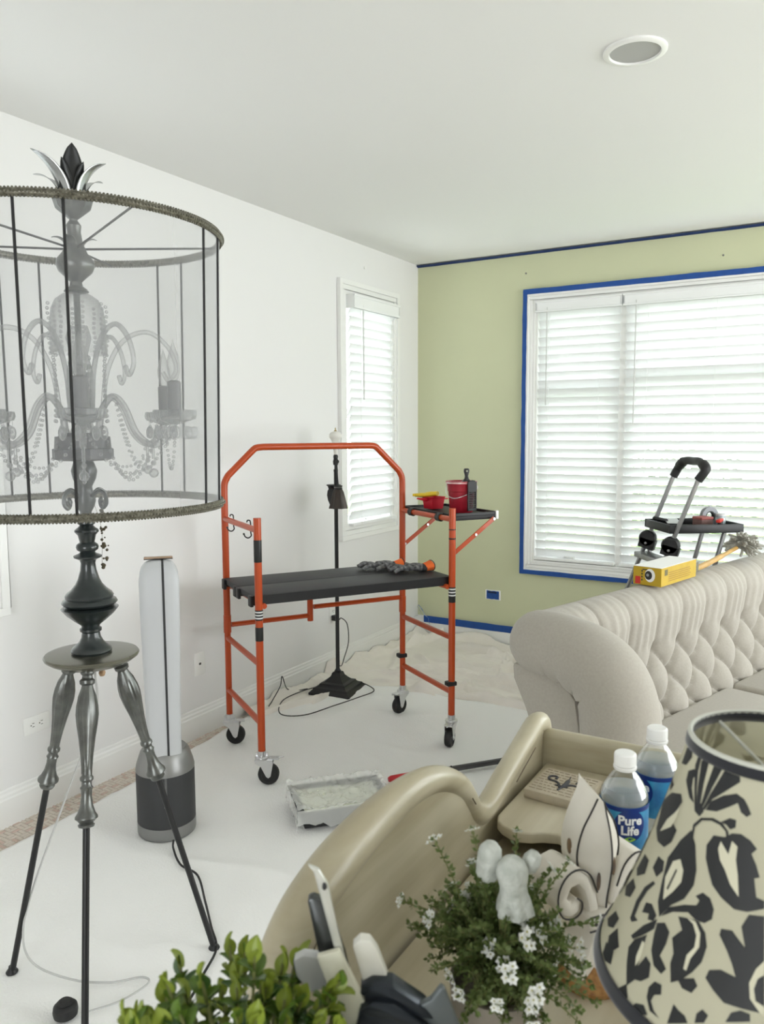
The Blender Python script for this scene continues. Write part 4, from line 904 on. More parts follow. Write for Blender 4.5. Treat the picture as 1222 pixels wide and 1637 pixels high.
# local: u = x along the back, n (towards the seat) = -y
A_, B_ = .205, .108
ZR = .690
RC, RR = (-.005, .812), .108
prof = [(.055, .06), (.052, .30), (.03, .46), (-.03, .58), (-.09, .68), (-.112, .74)]
for k in range(0, 25):
    a = math.radians(195-k*8.2); prof.append((RC[0]+RR*math.cos(a), RC[1]+RR*math.sin(a)))
prof += [(.095, .745), (.090, .705), (.096, .66), (.110, .60), (.130, .54), (.152, .48), (.176, .42), (.200, .36)]
dens = [Vector((p[0], 0, p[1])) for p in prof]; dens = spline(dens, 7)
plen = [0]
for i in range(1, len(dens)): plen.append(plen[-1]+(dens[i]-dens[i-1]).length)
def prof_at(t):
    d = t*plen[-1]; i = 0
    while i < len(plen)-2 and plen[i+1] < d: i += 1
    f = (d-plen[i])/max(1e-9, plen[i+1]-plen[i]); p = dens[i].lerp(dens[i+1], f); tg = (dens[i+1]-dens[i]).normalized(); return p, tg
LEN = 2.35
def back_surface(nu=360, nv=170):
    b = MB(); vs = []
    samp = [prof_at(j/nv) for j in range(nv+1)]
    for j, (p, tg) in enumerate(samp):
        nx, nz = -tg.z, tg.x                      # outward
        front = p.x > .02 or p.z > .905
        for i in range(nu+1):
            u = .035+(LEN-.035)*i/nu; uu = (u-.055)/A_
            h = 0.
            if p.x > .0 or p.z > .80:
                tuft = sm(ZR+.035, ZR-.02, p.z) if p.x > .03 else 0.
                rear = sm(-.05, .03, p.x)
                # pleats running over the roll
                pl = abs(math.sin(PI*uu)); fine = .0022*math.sin(uu*2*PI*4+2*math.sin(uu*3)+1.2*fbm(u*6, p.z*3))*sm(.45, .95, pl+.25)
                hp = (.037*(pl**.32-1)+fine*1.3)*rear*(1-tuft)*(.45+.55*sm(.93, .80, p.z))
                vv = (ZR-p.z)/B_
                al, be = uu+vv/2, -uu+vv/2
                sa, sb = abs(math.sin(PI*al)), abs(math.sin(PI*be))
                da, db = al-round(al), be-round(be); dist2 = ((da-db)/2*A_)**2+((da+db)*B_)**2
                ht = .060*((sa*sb)**.40-1)-.020*math.exp(-dist2/.0004)+.0025*math.sin(14*al)*math.exp(-dist2/.004)+.003*fbm(u*13, p.z*13)*sa
                h = hp+ht*tuft
            e = sm(.09, .18, u)
            h *= e
            vs.append((u, -(p.x+nx*h*-1 if False else p.x+nx*h), p.z+nz*h))
    w_ = nu+1
    b._add(vs, [(j*w_+i, (j+1)*w_+i, (j+1)*w_+i+1, j*w_+i+1) for j in range(nv) for i in range(nu)])
    return b
back_surface().build('tufted_back', LINEN, sofa, smooth=180)
# buttons
for row in range(0, 4):
    z = ZR-row*B_
    for k in range(-1, 12):
        u = .055+(k+(.5 if row % 2 else 0))*A_
        if not .12 < u < LEN-.1: continue
        px_ = (.092 if z > .67 else .110+(.60-z)*.37)-.070
        if row == 0 and k == 1: first_btn = MB().ball((0, 0, 0), .010, 10, 6, (1, .5, 1)).build('button', LINEN, sofa); first_btn.location = (u, -px_, z)
        elif row or k > 1: share(first_btn, 'button', sofa, T(u, -px_, z))
# swooping rolled arm at the near end
arm_c = [(-.010, .812, .112), (.05, .812, .114), (.10, .805, .116), (.176, .785, .122), (.245, .745, .124), (.285, .680, .126), (.300, .60, .128), (.306, .50, .13), (.308, .36, .13), (.308, .16, .13)]
pth = spline([Vector((s_, z, r)) for s_, z, r in arm_c], 7); u0 = .055
b = MB(); vs = []; NN = 40; M_ = len(pth)
for i, q in enumerate(pth):
    p0, p1 = pth[max(0, i-1)], pth[min(M_-1, i+1)]; tx, tz = p1.x-p0.x, p1.y-p0.y; l_ = math.hypot(tx, tz) or 1; nx, nz = -tz/l_, tx/l_
    for k in range(NN):
        a = 2*PI*k/NN; c, s_ = math.cos(a), math.sin(a)
        r = q.z
        # gathers on the underside, near the front of the roll
        ga = sm(.05, .75, -c*.75-s_*.55)*sm(.04, .10, i/M_)*sm(.62, .50, i/M_)
        r2 = r*(1-.15*ga*max(0, math.sin(i*.85+.9*c))**5+.006*fbm(i*.3, k*.3))
        vs.append((u0+s_*r*1.02-.02, -(q.x+nx*c*r2), q.y+nz*c*r2))
b._add(vs, [(i*NN+k, i*NN+(k+1) % NN, (i+1)*NN+(k+1) % NN, (i+1)*NN+k) for i in range(M_-1) for k in range(NN)])
# rounded rear end of the roll
st = len(b.v); cx, cz = pth[0].x, pth[0].y
for j in range(1, 7):
    ph = j/6*PI/2
    for k in range(NN):
        a = 2*PI*k/NN; r = .112*math.cos(ph); b.v.append((u0-.02+math.sin(a)*r*1.02, -(cx-.112*math.sin(ph)), cz+math.cos(a)*r))
for k in range(NN): b.f.append(((k+1) % NN, k, st+k, st+(k+1) % NN)); b.mi.append(0)
for j in range(5):
    for k in range(NN): b.f.append((st+j*NN+(k+1) % NN, st+j*NN+k, st+(j+1)*NN+k, st+(j+1)*NN+(k+1) % NN)); b.mi.append(0)
b.build('arm_roll', LINEN, sofa, smooth=180)
# outside end panel, frame, seat, far end and feet
def panel(u, n0, n1, z0, z1): return (u, -n0, z0)
b = MB(); b.prism([(-.05, .10), (-.045, .30), (-.02, .46), (.03, .58), (.085, .68), (.09, .735), (-.10, .735), (-.17, .66), (-.20, .50), (-.20, .10)], -.03, .06, Matrix(((0, 0, 1, 0), (1, 0, 0, 0), (0, 1, 0, 0), (0, 0, 0, 1)))); b.build('outside_arm_panel', LINEN, sofa, bevel=.012)
MB().box(-.0, LEN, -.88, -.10, .12, .30).build('seat_base', LINEN, sofa, bevel=.02)
for k in range(2): MB().box(.19+k*1.0, 1.17+k*1.0, -.90, -.14, .302, .44).build('seat_cushion', LINEN, sofa, bevel=.035, bseg=4)
MB().box(LEN-.20, LEN, -.86, -.06, .12, .66).build('far_arm', LINEN, sofa, bevel=.05, bseg=4)
MB().box(-.0, .14, -.86, -.2, .12, .36).build('near_arm_base', LINEN, sofa, bevel=.03, bseg=3)
for (x, y) in ((.06, -.09), (LEN-.1, -.09), (.08, -.82), (LEN-.1, -.82)): MB().lathe([(.018, .025), (.028, .10), (.03, .125)], 14, T(x, y, 0)).build('foot', mat('dark_wood', (.06, .035, .02), .4), sofa)

# ---- yellow box on the sofa back
SOFM = ROOTM[sofa.name]
bx_o = SOFM @ Vector((.875, .0, .922))
YEL = mat('yellow_card', (.50, .33, .015), .5, var=.12, vscale=20); WCARD = mat('white_print_and_glare', (.86, .86, .85), .5)
yb_ = thing('carton', 'long yellow carton, its top painted white for glare, lying on the sofa back', 'box', tuple(bx_o), SANG+math.radians(3))
hx, hy, hh = .165, .060, .075
MB().box(-hx, hx, -hy, hy, 0, hh).build('carton_body', YEL, yb_, bevel=.0015, bseg=1)
MB().box(-hx, hx, -hy, hy, hh, hh+.0012).build('top_glare', WCARD, yb_, smooth=0)  # white sheet on the yellow carton, glare painted as colour
# prints on the near end (faces -x) and the long side (faces -y)
BLKI = mat('ink_black', (.02, .02, .02), .5); REDI = mat('ink_red', (.55, .03, .02), .5)
EX = -hx-.0006
def disc(b, y, z, r, sy=1., n=20): b._add([(EX-.0003*len(b.v)/400, y+sy*r*math.cos(2*PI*i/n), z+r*math.sin(2*PI*i/n)) for i in range(n)], [tuple(range(n-1, -1, -1))])
b = MB(); disc(b, -.012, .042, .027, .8); b.build('print_circle_white', WCARD, yb_, smooth=0)
b = MB(); EX = -hx-.0012; disc(b, -.006, .042, .018, .85); b.build('print_circle_black', BLKI, yb_, smooth=0)
b = MB(); EX = -hx-.0018; disc(b, -.003, .043, .006); b.build('print_circle_grey', mat('ink_grey', (.3, .3, .3), .5), yb_, smooth=0)
MB().box(-hx-.0009, -hx, .028, .050, .004, .034).build('print_red_block', REDI, yb_, smooth=0)
b = MB()
for k in range(4): b.box(-hx-.0008, -hx, .019, .024, .018+.012*k, .025+.012*k)
b.box(-hx-.0008, -hx, .0, .02, .062, .066); b.build('print_marks', BLKI, yb_, smooth=0, kind='stuff')
b = MB(); SY = -hy-.0006
b.box(-hx+.028, -hx+.055, SY, -hy, .042, .066)
b.build('print_badge', mat('ink_olive', (.12, .10, .03), .5), yb_, smooth=0)
b = MB()
for k in range(5): b.box(-.10, .10+.01*(k % 2), SY, -hy, .015+k*.0085, .0185+k*.0085)
b.build('print_text_lines', mat('ink_ochre', (.30, .17, .01), .5), yb_, smooth=0, kind='stuff')
MB().box(.165, .19, SY, -hy, .018, .06).build('print_barcode', mat('ink_greyblack', (.12, .11, .08), .5), yb_, smooth=0)

# ---- mop-like duster
do = SOFM @ Vector((1.06, -.015, .925))
du = thing('duster', 'small string duster with a wooden handle on the sofa back', 'duster', tuple(do), SANG)
MB().tube(spline([(-.03, 0, .012), (.10, .0, .020), (.20, .0, .030), (.33, .0, .048), (.46, .0, .066)], 4), [.012]*4+[.013]*4+[.012]*4+[.009]*5, 10).build('handle', mat('golden_wood', (.55, .33, .10), .4, var=.2, vscale=20), du)
MB().tube([(-.032, 0, .012), (.06, 0, .017)], [.0125, .0135], 10).build('grip', mat('yellow_green_grip', (.55, .50, .10), .4), du)
rn = random.Random(11); b = MB()
for i in range(210):
    d = Vector((rn.uniform(-.5, 1), rn.uniform(-1, 1), rn.uniform(-.25, 1))).normalized(); o_ = Vector((.52, 0, .072)); L_ = rn.uniform(.045, .080)
    p1 = o_+d*L_*.55; p2 = o_+d*L_+Vector((rn.uniform(-.02, .02), rn.uniform(-.02, .02), -.012)); p2.z = max(p2.z, .006)
    b.tube(spline([o_, p1, p2], 3), [.006, .0065, .007, .0075, .0075, .007, .005], 6)
b.build('string_head', mat('grey_cotton_string', (.36, .35, .31), .95, bump=.6, bscale=300), du, kind='stuff')

# ================================================================== step ladder
ALU = mat('ladder_aluminium', (.33, .33, .335), .38, metal=.8); LBLK = mat('ladder_black_plastic', (.014, .014, .015), .45)
lad = thing('step_ladder', 'grey metal step ladder with black joints and a tool tray behind the sofa', 'ladder', (1.75, -.80, 0))
F1, N1 = Vector((1.985, -.757, 1.350)), Vector((2.150, -.985, 1.350))    # far and near rail tops
dn = Vector((-.36, .02, -1.0))
def rail_pt(p, z): return p+dn*((p.z-z)/1.0)
F0, N0 = rail_pt(F1, .03), rail_pt(N1, .03)
def ov(b, pts, r): return b.tube(pts, r, 12, sy=.62)
ov(MB(), [F0, F1-Vector((0, 0, .01))], .019).build('rail', ALU, lad, world=True); ov(MB(), [N0, N1-Vector((0, 0, .01))], .019).build('rail', ALU, lad, world=True)
top = spline([F1-Vector((.015, 0, .055)), F1+Vector((.012, -.01, -.004)), F1+Vector((.05, -.06, .030)), (F1+N1)/2+Vector((.02, 0, .032)), N1+Vector((-.02, .05, .030)), N1+Vector((.015, .0, -.004)), N1-Vector((.018, 0, .060))], 5)
MB().tube(top, [.022]*6+[.026]*4+[.021]*12+[.026]*4+[.022]*(len(top)-26), 12).build('top_handle', LBLK, lad, world=True)
for rp in (F1, N1):
    k = rail_pt(rp, .945); MB().lathe([(0, -.028), (.040, -.028), (.046, -.018), (.046, .018), (.040, .028), (0, .028)], 20, T(*(k+Vector((.004, 0, .004)))) @ RX(90)).beam(k+Vector((-.004, 0, -.05)), k+Vector((.01, 0, .0)), .056, .085, (1, 0, .3)).build('hinge_joint', LBLK, lad, world=True)
    MB().ball(k+Vector((0, -.034, -.02)), .008, 8, 5).build('rivet', ALU, lad, world=True)
    ov(MB(), [k, Vector((k.x+.20, k.y+.08, .03))], .016).build('rear_leg', ALU, lad, world=True)
    MB().box(-.03, .03, -.025, .025, 0, .05).xf(0, T(*(rail_pt(rp, 0)))).build('rubber_foot', LBLK, lad, world=True, bevel=.008)
for z in (.30, .58, .86):
    a, c = rail_pt(F1, z), rail_pt(N1, z); b = MB().beam(a, c, .085, .03); b.build('step', ALU, lad, world=True, bevel=.006)
# tray with its struts
tz = 1.03
ty = [rail_pt(F1, tz), rail_pt(N1, tz)]
c0 = (ty[0]+ty[1])/2+Vector((.125, .10, .012)); ang = math.atan2(ty[1].y-ty[0].y, ty[1].x-ty[0].x)+PI/2
MT = T(c0.x, c0.y, tz-.018) @ Matrix.Rotation(ang, 4, 'Z')
b = MB().box(-.20, .20, -.155, .155, 0, .012); b.xf(0, MT); tray = b.build('tray', LBLK, lad, world=True, bevel=.004)
for (x0, x1, y0, y1) in ((-.20, .20, -.155, -.140), (-.20, .20, .140, .155), (-.20, -.185, -.14, .14), (.185, .20, -.14, .14)):
    b = MB().box(x0, x1, y0, y1, .0, .045); b.xf(0, MT); b.build('tray_rim', LBLK, tray, world=True, bevel=.004)
for yy in (-.11, .11):
    b = MB().tube([MT @ Vector((.12, yy, 0)), MT @ Vector((.04, yy, -.30))], .012, 8); b.build('tray_strut', ALU, lad, world=True)
# things on the tray
def on_tray(x, y, z=.0125): return MT @ Vector((x, y, z))
p = on_tray(-.10, .03); q = thing('drywall_knife', 'wide steel taping knife lying on the ladder tray', 'taping knife', tuple(p), ang+math.radians(70))
MB().box(-.12, .12, -.035, .035, .030, .034).build('blade', mat('brushed_steel', (.42, .42, .42), .35, metal=.8), q, smooth=0); MB().tube([(-.02, .03, .034), (.05, .09, .040)], .011, 8).build('handle', LBLK, q); MB().box(-.05, .05, -.02, .02, 0, .03).build('rest_block', LBLK, q, bevel=.003)
p = on_tray(.045, -.02); q = thing('sanding_block', 'dull red sanding block on the ladder tray', 'sanding block', tuple(p), ang+.3)
MB().box(-.04, .04, -.035, .035, 0, .05).build('body', mat('dull_rose_block', (.22, .12, .11), .6, var=.2, vscale=30), q, bevel=.006); MB().box(-.041, .041, -.036, .036, .044, .060).build('cap', mat('red_cap', (.35, .10, .09), .6), q, bevel=.005)
p = on_tray(.11, .04); q = thing('tape_roll', 'dark tape roll standing half raised on the ladder tray', 'tape roll', tuple(p), ang+.2)
b = MB(); b.lathe([(.030, -.012), (.052, -.012), (.053, 0), (.052, .012), (.030, .012), (.030, -.012)], 28, T(0, 0, .0535) @ RX(90), caps=False); b.build('roll', mat('grey_tape', (.25, .26, .28), .4), q)
b = MB(); b.lathe([(.024, -.011), (.0305, -.011), (.0305, .011), (.024, .011), (.024, -.011)], 24, T(0, 0, .0535) @ RX(90), caps=False); b.build('core', mat('tape_core_dark', (.03, .03, .03), .6), q)
p = on_tray(.10, -.10); q = thing('utility_knife', 'red and white utility knife across the ladder tray edge', 'knife', tuple(p), ang+.9)
MB().box(-.06, .03, -.011, .011, .04, .056).build('handle', REDI, q, bevel=.004); MB().box(.03, .075, -.010, .010, .041, .053).build('nose', WCARD, q, bevel=.003); MB().box(-.03, .03, -.008, .008, .0, .041).build('pouch', LBLK, q, bevel=.003)
p = on_tray(.155, .0); q = thing('glass_jar', 'small bluish jar at the right end of the ladder tray', 'jar', tuple(p), 0)
MB().lathe([(0, 0), (.024, 0), (.026, .004), (.026, .045), (.022, .055), (.022, .06), (0, .06)], 18).build('body', mat('jar_blue_grey', (.35, .42, .45), .2), q); MB().lathe([(0, .06), (.024, .06), (.024, .072), (0, .074)], 18).build('lid', mat('jar_lid', (.6, .6, .6), .4), q)
# ================================================================== antique cream desk
CREAM = mat('antique_cream_paint', (.46, .42, .305), .38, col2=(.33, .285, .185), vscale=5, stretch=(1, .35, 5), detail=6, coat=.15)
CREAMTOP = mat('antique_cream_top', (.52, .475, .355), .40, col2=(.41, .36, .25), vscale=4, stretch=(6, .4, 1), detail=6, coat=.1)
ZD, ZS = .82, .873
desk = thing('writing_desk', 'antique cream painted desk with scrolled side and raised back shelf', 'desk', (2.75, -4.30, 0))
rim = [(-3.700, .930), (-3.705, .950), (-3.717, .961), (-3.745, .966), (-3.772, .961), (-3.824, .945), (-3.918, .918), (-3.976, .899), (-4.017, .895), (-4.049, .911), (-4.075, .944), (-4.108, .980), (-4.165, 1.014), (-4.228, 1.035), (-4.304, 1.044), (-4.388, 1.041), (-4.462, 1.029), (-4.516, 1.011), (-4.547, .993), (-4.571, .969), (-4.589, .940), (-4.602, .90), (-4.610, .85), (-4.612, .80), (-4.605, .70)]
def side_panel(x, sgn):
    pth = spline([(x, y, z) for y, z in rim], 4)
    n = len(pth); b = MB(); vs = []
    for p in pth: vs += [(x-.011, p.y, p.z-.010), (x+.009, p.y, p.z-.010), (x-.011, min(p.y, -3.70), .06), (x+.009, min(p.y, -3.70), .06)]
    fs = []
    for i in range(n-1):
        a, c = i*4, (i+1)*4
        fs += [(a, c, c+2, a+2), (a+1, a+3, c+3, c+1), (a, a+1, c+1, c)]
    fs += [(0, 2, 3, 1), ((n-1)*4, (n-1)*4+1, (n-1)*4+3, (n-1)*4+2)]
    b._add(vs, fs); sp_ = b.build('side_panel', CREAM, desk, world=True, smooth=30)
    rr = [.0205+.010*sm(-4.15, -4.5, p.y) for p in pth]
    MB().tube([Vector((x-.002*sgn, p.y, p.z-.010-.006*sm(-4.15, -4.5, p.y))) for p in pth], rr, 20, sy=.95).build('rolled_rim', CREAM, sp_, world=True, smooth=180)
side_panel(2.280, 1); side_panel(3.30, -1)
# worn edge lines
WEAR = mat('worn_brown_line', (.10, .075, .045), .6)
def wear(pts): return MB().tube(spline([(2.2995, y, z) for y, z in pts], 5), .0011, 5).build('wear_line', WEAR, desk, world=True)
wear([(-4.50, .985), (-4.53, .965), (-4.555, .935)]); wear([(-3.80, .930), (-3.84, .918), (-3.90, .900)]); wear([(-4.085, .935), (-4.098, .950)])
MB().box(2.296, 3.284, -4.95, -3.70, ZD-.030, ZD).build('desk_top', CREAMTOP, desk, world=True, bevel=.004)
MB().box(2.262, 3.318, -4.96, -4.615, ZD-.031, ZD-.0005).build('front_ledge', CREAMTOP, desk, world=True, bevel=.006)
# back rail with a rounded top
b = MB(); pr = [(-3.727, ZD), (-3.727, .925), (-3.725, .932), (-3.718, .938), (-3.708, .939), (-3.700, .935), (-3.697, .928), (-3.697, ZD-.4)]
n = len(pr); vs = [(x, y, z) for x in (2.284, 3.296) for y, z in pr]; b._add(vs, [tuple(range(n-1, -1, -1)), tuple(range(n, 2*n))]+[(i, (i+1) % n, n+(i+1) % n, n+i) for i in range(n)]); b.build('back_rail', CREAM, desk, world=True, smooth=40)
front = [(2.297, -3.985), (2.304, -4.003), (2.318, -4.016), (2.336, -4.024), (2.354, -4.025), (2.372, -4.018), (2.388, -4.006), (2.410, -3.998), (2.440, -4.004), (2.466, -4.03), (2.484, -4.07), (2.500, -4.115), (2.522, -4.142), (2.56, -4.155), (2.70, -4.160), (2.9, -4.155), (3.0, -4.12), (3.08, -4.03), (3.14, -3.998), (3.2, -4.018), (3.283, -3.985)]
poly = front+[(3.283, -3.727), (2.297, -3.727)]
b = MB(); b.prism(poly, ZS-.020, ZS); b.build('raised_shelf', CREAMTOP, desk, world=True, bevel=.005, bseg=3)
for x in (2.62, 2.96): MB().box(x-.010, x+.010, -4.08, -3.727, ZD, ZS-.020).build('shelf_divider', CREAM, desk, world=True, smooth=0)
MB().box(2.297, 3.283, -4.90, -4.88, .62, ZD-.031).build('apron', CREAM, desk, world=True, smooth=0)
for k in range(2):
    dw = MB().box(2.34+k*.49, 2.78+k*.49, -4.912, -4.895, .645, .775).build('drawer', CREAM, desk, world=True, bevel=.004)
    MB().ball((2.56+k*.49, -4.925, .71), .016, 12, 8).build('knob', mat('knob_brass', (.35, .27, .12), .35, metal=1.), dw, world=True)
for x in (2.31, 3.27): MB().lathe([(.016, .012), (.022, .05), (.020, .10), (.030, .40), (.034, .60), (.03, .64)], 16, T(x, -4.86, 0)).build('leg', CREAM, desk, world=True)

# ---- tile with script print on the shelf
tl_ = thing('picture_tile', 'small square tile printed with script and a dark flourish on the desk shelf', 'tile', (2.372, -3.848, ZS), math.radians(-4))
MB().box(-.056, .056, -.056, .056, 0, .018).build('body', mat('parchment_tile', (.47, .41, .31), .6, var=.15, vscale=40), tl_, bevel=.003)
b = MB(); rn = random.Random(2)
for k in range(9):
    y = -.045+k*.0112; x = -.05
    while x < .045:
        w_ = rn.uniform(.004, .012); b.box(x, min(x+w_, .05), y, y+.0022, .018, .0183); x += w_+.003
b.build('script_print', mat('ink_sepia', (.20, .16, .11), .7), tl_, smooth=0, kind='stuff')
b = MB()
for s_ in (1, -1): b.tube(spline([(0, -.02, .0184), (s_*.012, .0, .0184), (s_*.030, .004, .0184), (s_*.034, .018, .0184), (s_*.022, .022, .0184), (s_*.020, .012, .0184)], 5), .0026, 5)
b.tube(spline([(0, -.03, .0184), (.004, .0, .0184), (0, .036, .0184)], 5), [.002]*3+[.0045]*5+[.001]*3, 5); b.tube([(-.012, -.012, .0184), (.012, -.012, .0184)], .002, 5)
b.build('flourish_print', mat('ink_charcoal', (.05, .05, .055), .7), tl_, smooth=0)

# ---- water bottles
PLAS = glass_mat('clear_pet_plastic', (.975, .985, .985), .80, .08)
WATER = mat('bottled_water', (.62, .66, .68), .06, alpha=.40, spec=.7)
CAP = mat('white_cap', (.86, .86, .85), .4)
LBL = mat('label_sky_blue', (.05, .32, .55), .35, col2=(.02, .14, .36), vscale=30); NAVY = mat('label_navy', (.006, .03, .19), .35); LGRN = mat('label_green', (.25, .5, .05), .4); LWH = mat('label_white', (.85, .87, .9), .4)
def bottle(label, loc, rz, green=0):
    r = thing('water_bottle', label, 'bottle', loc, rz, 'water bottles on the desk shelf'); s_ = 1.0
    prof = [(0, .004), (.020, .004), (.028, 0), (.033, .004), (.035, .012), (.035, .030), (.033, .034), (.035, .038), (.035, .046), (.0345, .060), (.035, .068), (.0335, .073), (.0338, .077), (.0338, .141), (.0335, .144), (.0342, .147), (.0335, .152), (.030, .160), (.0255, .168), (.020, .176), (.0150, .183), (.0130, .188), (.0130, .196)]
    MB().lathe(prof, 36).build('body', PLAS, r)
    MB().lathe([(0, .006), (.020, .006), (.027, .003), (.032, .007), (.0335, .015), (.0330, .142), (.0328, .150), (.0285, .160), (0, .160)], 32).build('water', WATER, r)
    MB().lathe([(.0155, .186), (.0165, .188), (.0165, .191), (.0150, .192)], 30, caps=False).build('neck_ring', CAP, r)
    MB().lathe([(0, .2105), (.0135, .2105), (.0152, .209), (.0155, .206), (.0155, .193), (.014, .192)], 40, flutes=40, famp=.015, fr=(.193, .208)).build('cap', CAP, r)
    lb = MB().lathe([(.0342, .076), (.0345, .077), (.0345, .141), (.0342, .142)], 40, caps=False).build('label', LBL, r)
    MB().lathe([(.0347, .1355), (.0348, .136), (.0348, .1415), (.0347, .142)], 40, caps=False).build('label_band', NAVY, lb)
    def wrap(vs, R, z0): return [(R*math.cos(v[0]/R), R*math.sin(v[0]/R), z0+v[1]) for v in vs]
    n = 28; b = MB()
    for k in range(6):
        pass
    pts = [(0, 0)]+[(.0225*math.cos(2*PI*i/n), .0235*math.sin(2*PI*i/n)) for i in range(n)]
    rings = []; 
    for f in (.2, .4, .6, .8, 1): rings += [(.0225*f*math.cos(2*PI*i/n), .0235*f*math.sin(2*PI*i/n)) for i in range(n)]
    b._add(wrap([(0, 0)]+rings, .0350, .116), [(0, 1+i, 1+(i+1) % n) for i in range(n)]+[(1+k*n+i, 1+(k+1)*n+i, 1+(k+1)*n+(i+1) % n, 1+k*n+(i+1) % n) for k in range(4) for i in range(n)])
    b.build('label_oval', NAVY, lb, smooth=60)
    for txt, zz, sz in (('Pure', .1235, .0185), ('Life', .1085, .0185)):
        vs, fs = text_mesh(txt, sz, .0006); b = MB(); b._add(wrap(vs, .0354, zz), fs); b.build('label_lettering', LWH, lb, smooth=0)
    b = MB(); vs = [(-.008+.016*i/8, -.0035*math.sin(PI*i/8)) for i in range(9)]+[(-.008+.016*i/8, .0035*math.sin(PI*i/8)) for i in range(8, -1, -1)]
    b._add(wrap([(x*1.1+green, y) for x, y in vs], .0355, .0965), [tuple(range(18))]); b.build('label_leaf', LGRN, lb, smooth=0)
    return r
def face(x, y): return math.atan2(-5.24-y, 2.81-x)
bottle('water bottle nearest the fleur ornament, its blue label facing out', (2.544, -4.108, ZS), face(2.544, -4.108)+.27)
bottle('water bottle standing behind the other, label half hidden by the lampshade', (2.563, -3.984, ZS), face(2.56, -3.98)-.75, 0)

# ---- fleur-de-lis
FW = mat('distressed_white_paint', (.70, .67, .60), .5, col2=(.58, .54, .46), vscale=9); FDK = mat('painted_dark_line', (.03, .028, .027), .6); FBR = mat('worn_wood_patch', (.20, .13, .07), .7, col2=(.09, .07, .06), vscale=60)
fl = thing('fleur_ornament', 'white distressed fleur-de-lis ornament with dark outlines on the desk', 'ornament', (2.540, -4.244, ZD), math.radians(56))
b = MB(); lv = [(.108, .017), (.125, .019), (.145, .026), (.165, .032), (.182, .034), (.200, .031), (.218, .024), (.236, .012), (.252, .002)]
sec = []
vs = []
for z, w_ in lv:
    dpt = .014+.55*w_; t = (z-.108)/.144
    by = .034-.004*t
    vs += [(0, -dpt, z-.0), (w_, -.006, z), (w_*.92, by, z+.012*t), (0, by+.006, z+.022*t*t), (-w_*.92, by, z+.012*t), (-w_, -.006, z)]
m = 6; b._add(vs, [(i*m+k, i*m+(k+1) % m, (i+1)*m+(k+1) % m, (i+1)*m+k) for i in range(len(lv)-1) for k in range(m)]+[tuple(range(m-1, -1, -1)), tuple((len(lv)-1)*m+k for k in range(m))])
b.build('centre_petal', FW, fl, smooth=30, bevel=.002)
curl = [(.010, .110), (.016, .138), (.028, .164), (.046, .176), (.064, .172), (.076, .156), (.078, .136), (.070, .118), (.054, .112), (.042, .118), (.040, .130), (.048, .138), (.056, .132), (.062, .140), (.056, .152), (.044, .154), (.034, .142), (.028, .124), (.026, .110)]
for s_ in (1, -1):
    pl = [(s_*x, z) for x, z in curl]
    if s_ < 0: pl.reverse()
    b = MB(); b.prism([(x, z) for x, z in pl], -.034, .024, RX(90)); 
    cp = b.build('side_petal', FW, fl, bevel=.004, smooth=30)
    MB().tube(spline([(s_*x, -.0255 if False else -.0255, z) for x, z in curl[1:12]], 3), .0013, 5).build('outline', FDK, cp)
MB().tube(spline([(0, -(.015+.55*w_), z) for z, w_ in lv], 3), .0012, 5).build('outline', FDK, fl)
for s_ in (-1, 1): MB().tube(spline([(s_*(w_+.0006), -.0065, z) for z, w_ in lv], 3), .0012, 5).build('outline', FDK, fl)
MB().box(-.034, .034, -.036, .036, .094, .112).build('band', FW, fl, bevel=.006, bseg=3)
for z in (.0935, .1125): MB().tube([(-.034, -.0345, z), (0, -.0365, z), (.034, -.0345, z), (.0355, 0, z)], .0013, 5).build('outline', FDK, fl)
for k in range(5): MB().lathe([(0, 0), (.0026, 0), (.0026, .001), (0, .0012)], 10, T(-.026+.013*k, -.036, .103) @ RX(90)).build('dot', FDK, fl)
low = [(-.018, .096), (-.022, .07), (-.034, .045), (-.046, .030), (-.040, .020), (-.028, .024), (-.016, .036), (-.012, .02), (0, .012), (.012, .02), (.016, .036), (.028, .024), (.040, .020), (.046, .030), (.034, .045), (.022, .07), (.018, .096)]
b = MB(); b.prism(list(reversed(low)), -.026, .026, RX(90)); b.build('lower_petals', FW, fl, bevel=.004, smooth=30)
for (x, z) in ((.012, .165), (-.012, .15), (.02, .07), (.006, .066)): MB().ball((x, -(.0125+.4*.026), z), .003, 8, 6, (1.2, .5, 4.2)).build('wear_patch', FBR, fl)
for (y, z) in ((.012, .186), (.022, .14)): MB().ball((-.0325, y, z), .0042, 8, 6, (.35, 1.2, 2.6)).build('wear_patch', FBR, fl)
MB().lathe([(0, 0), (.044, 0), (.048, .008), (.046, .020), (.034, .030), (.02, .034), (0, .034)], 24).build('wood_foot', mat('orange_wood_foot', (.36, .19, .06), .6, col2=(.22, .10, .03), vscale=120, bump=.5, bscale=200), fl)
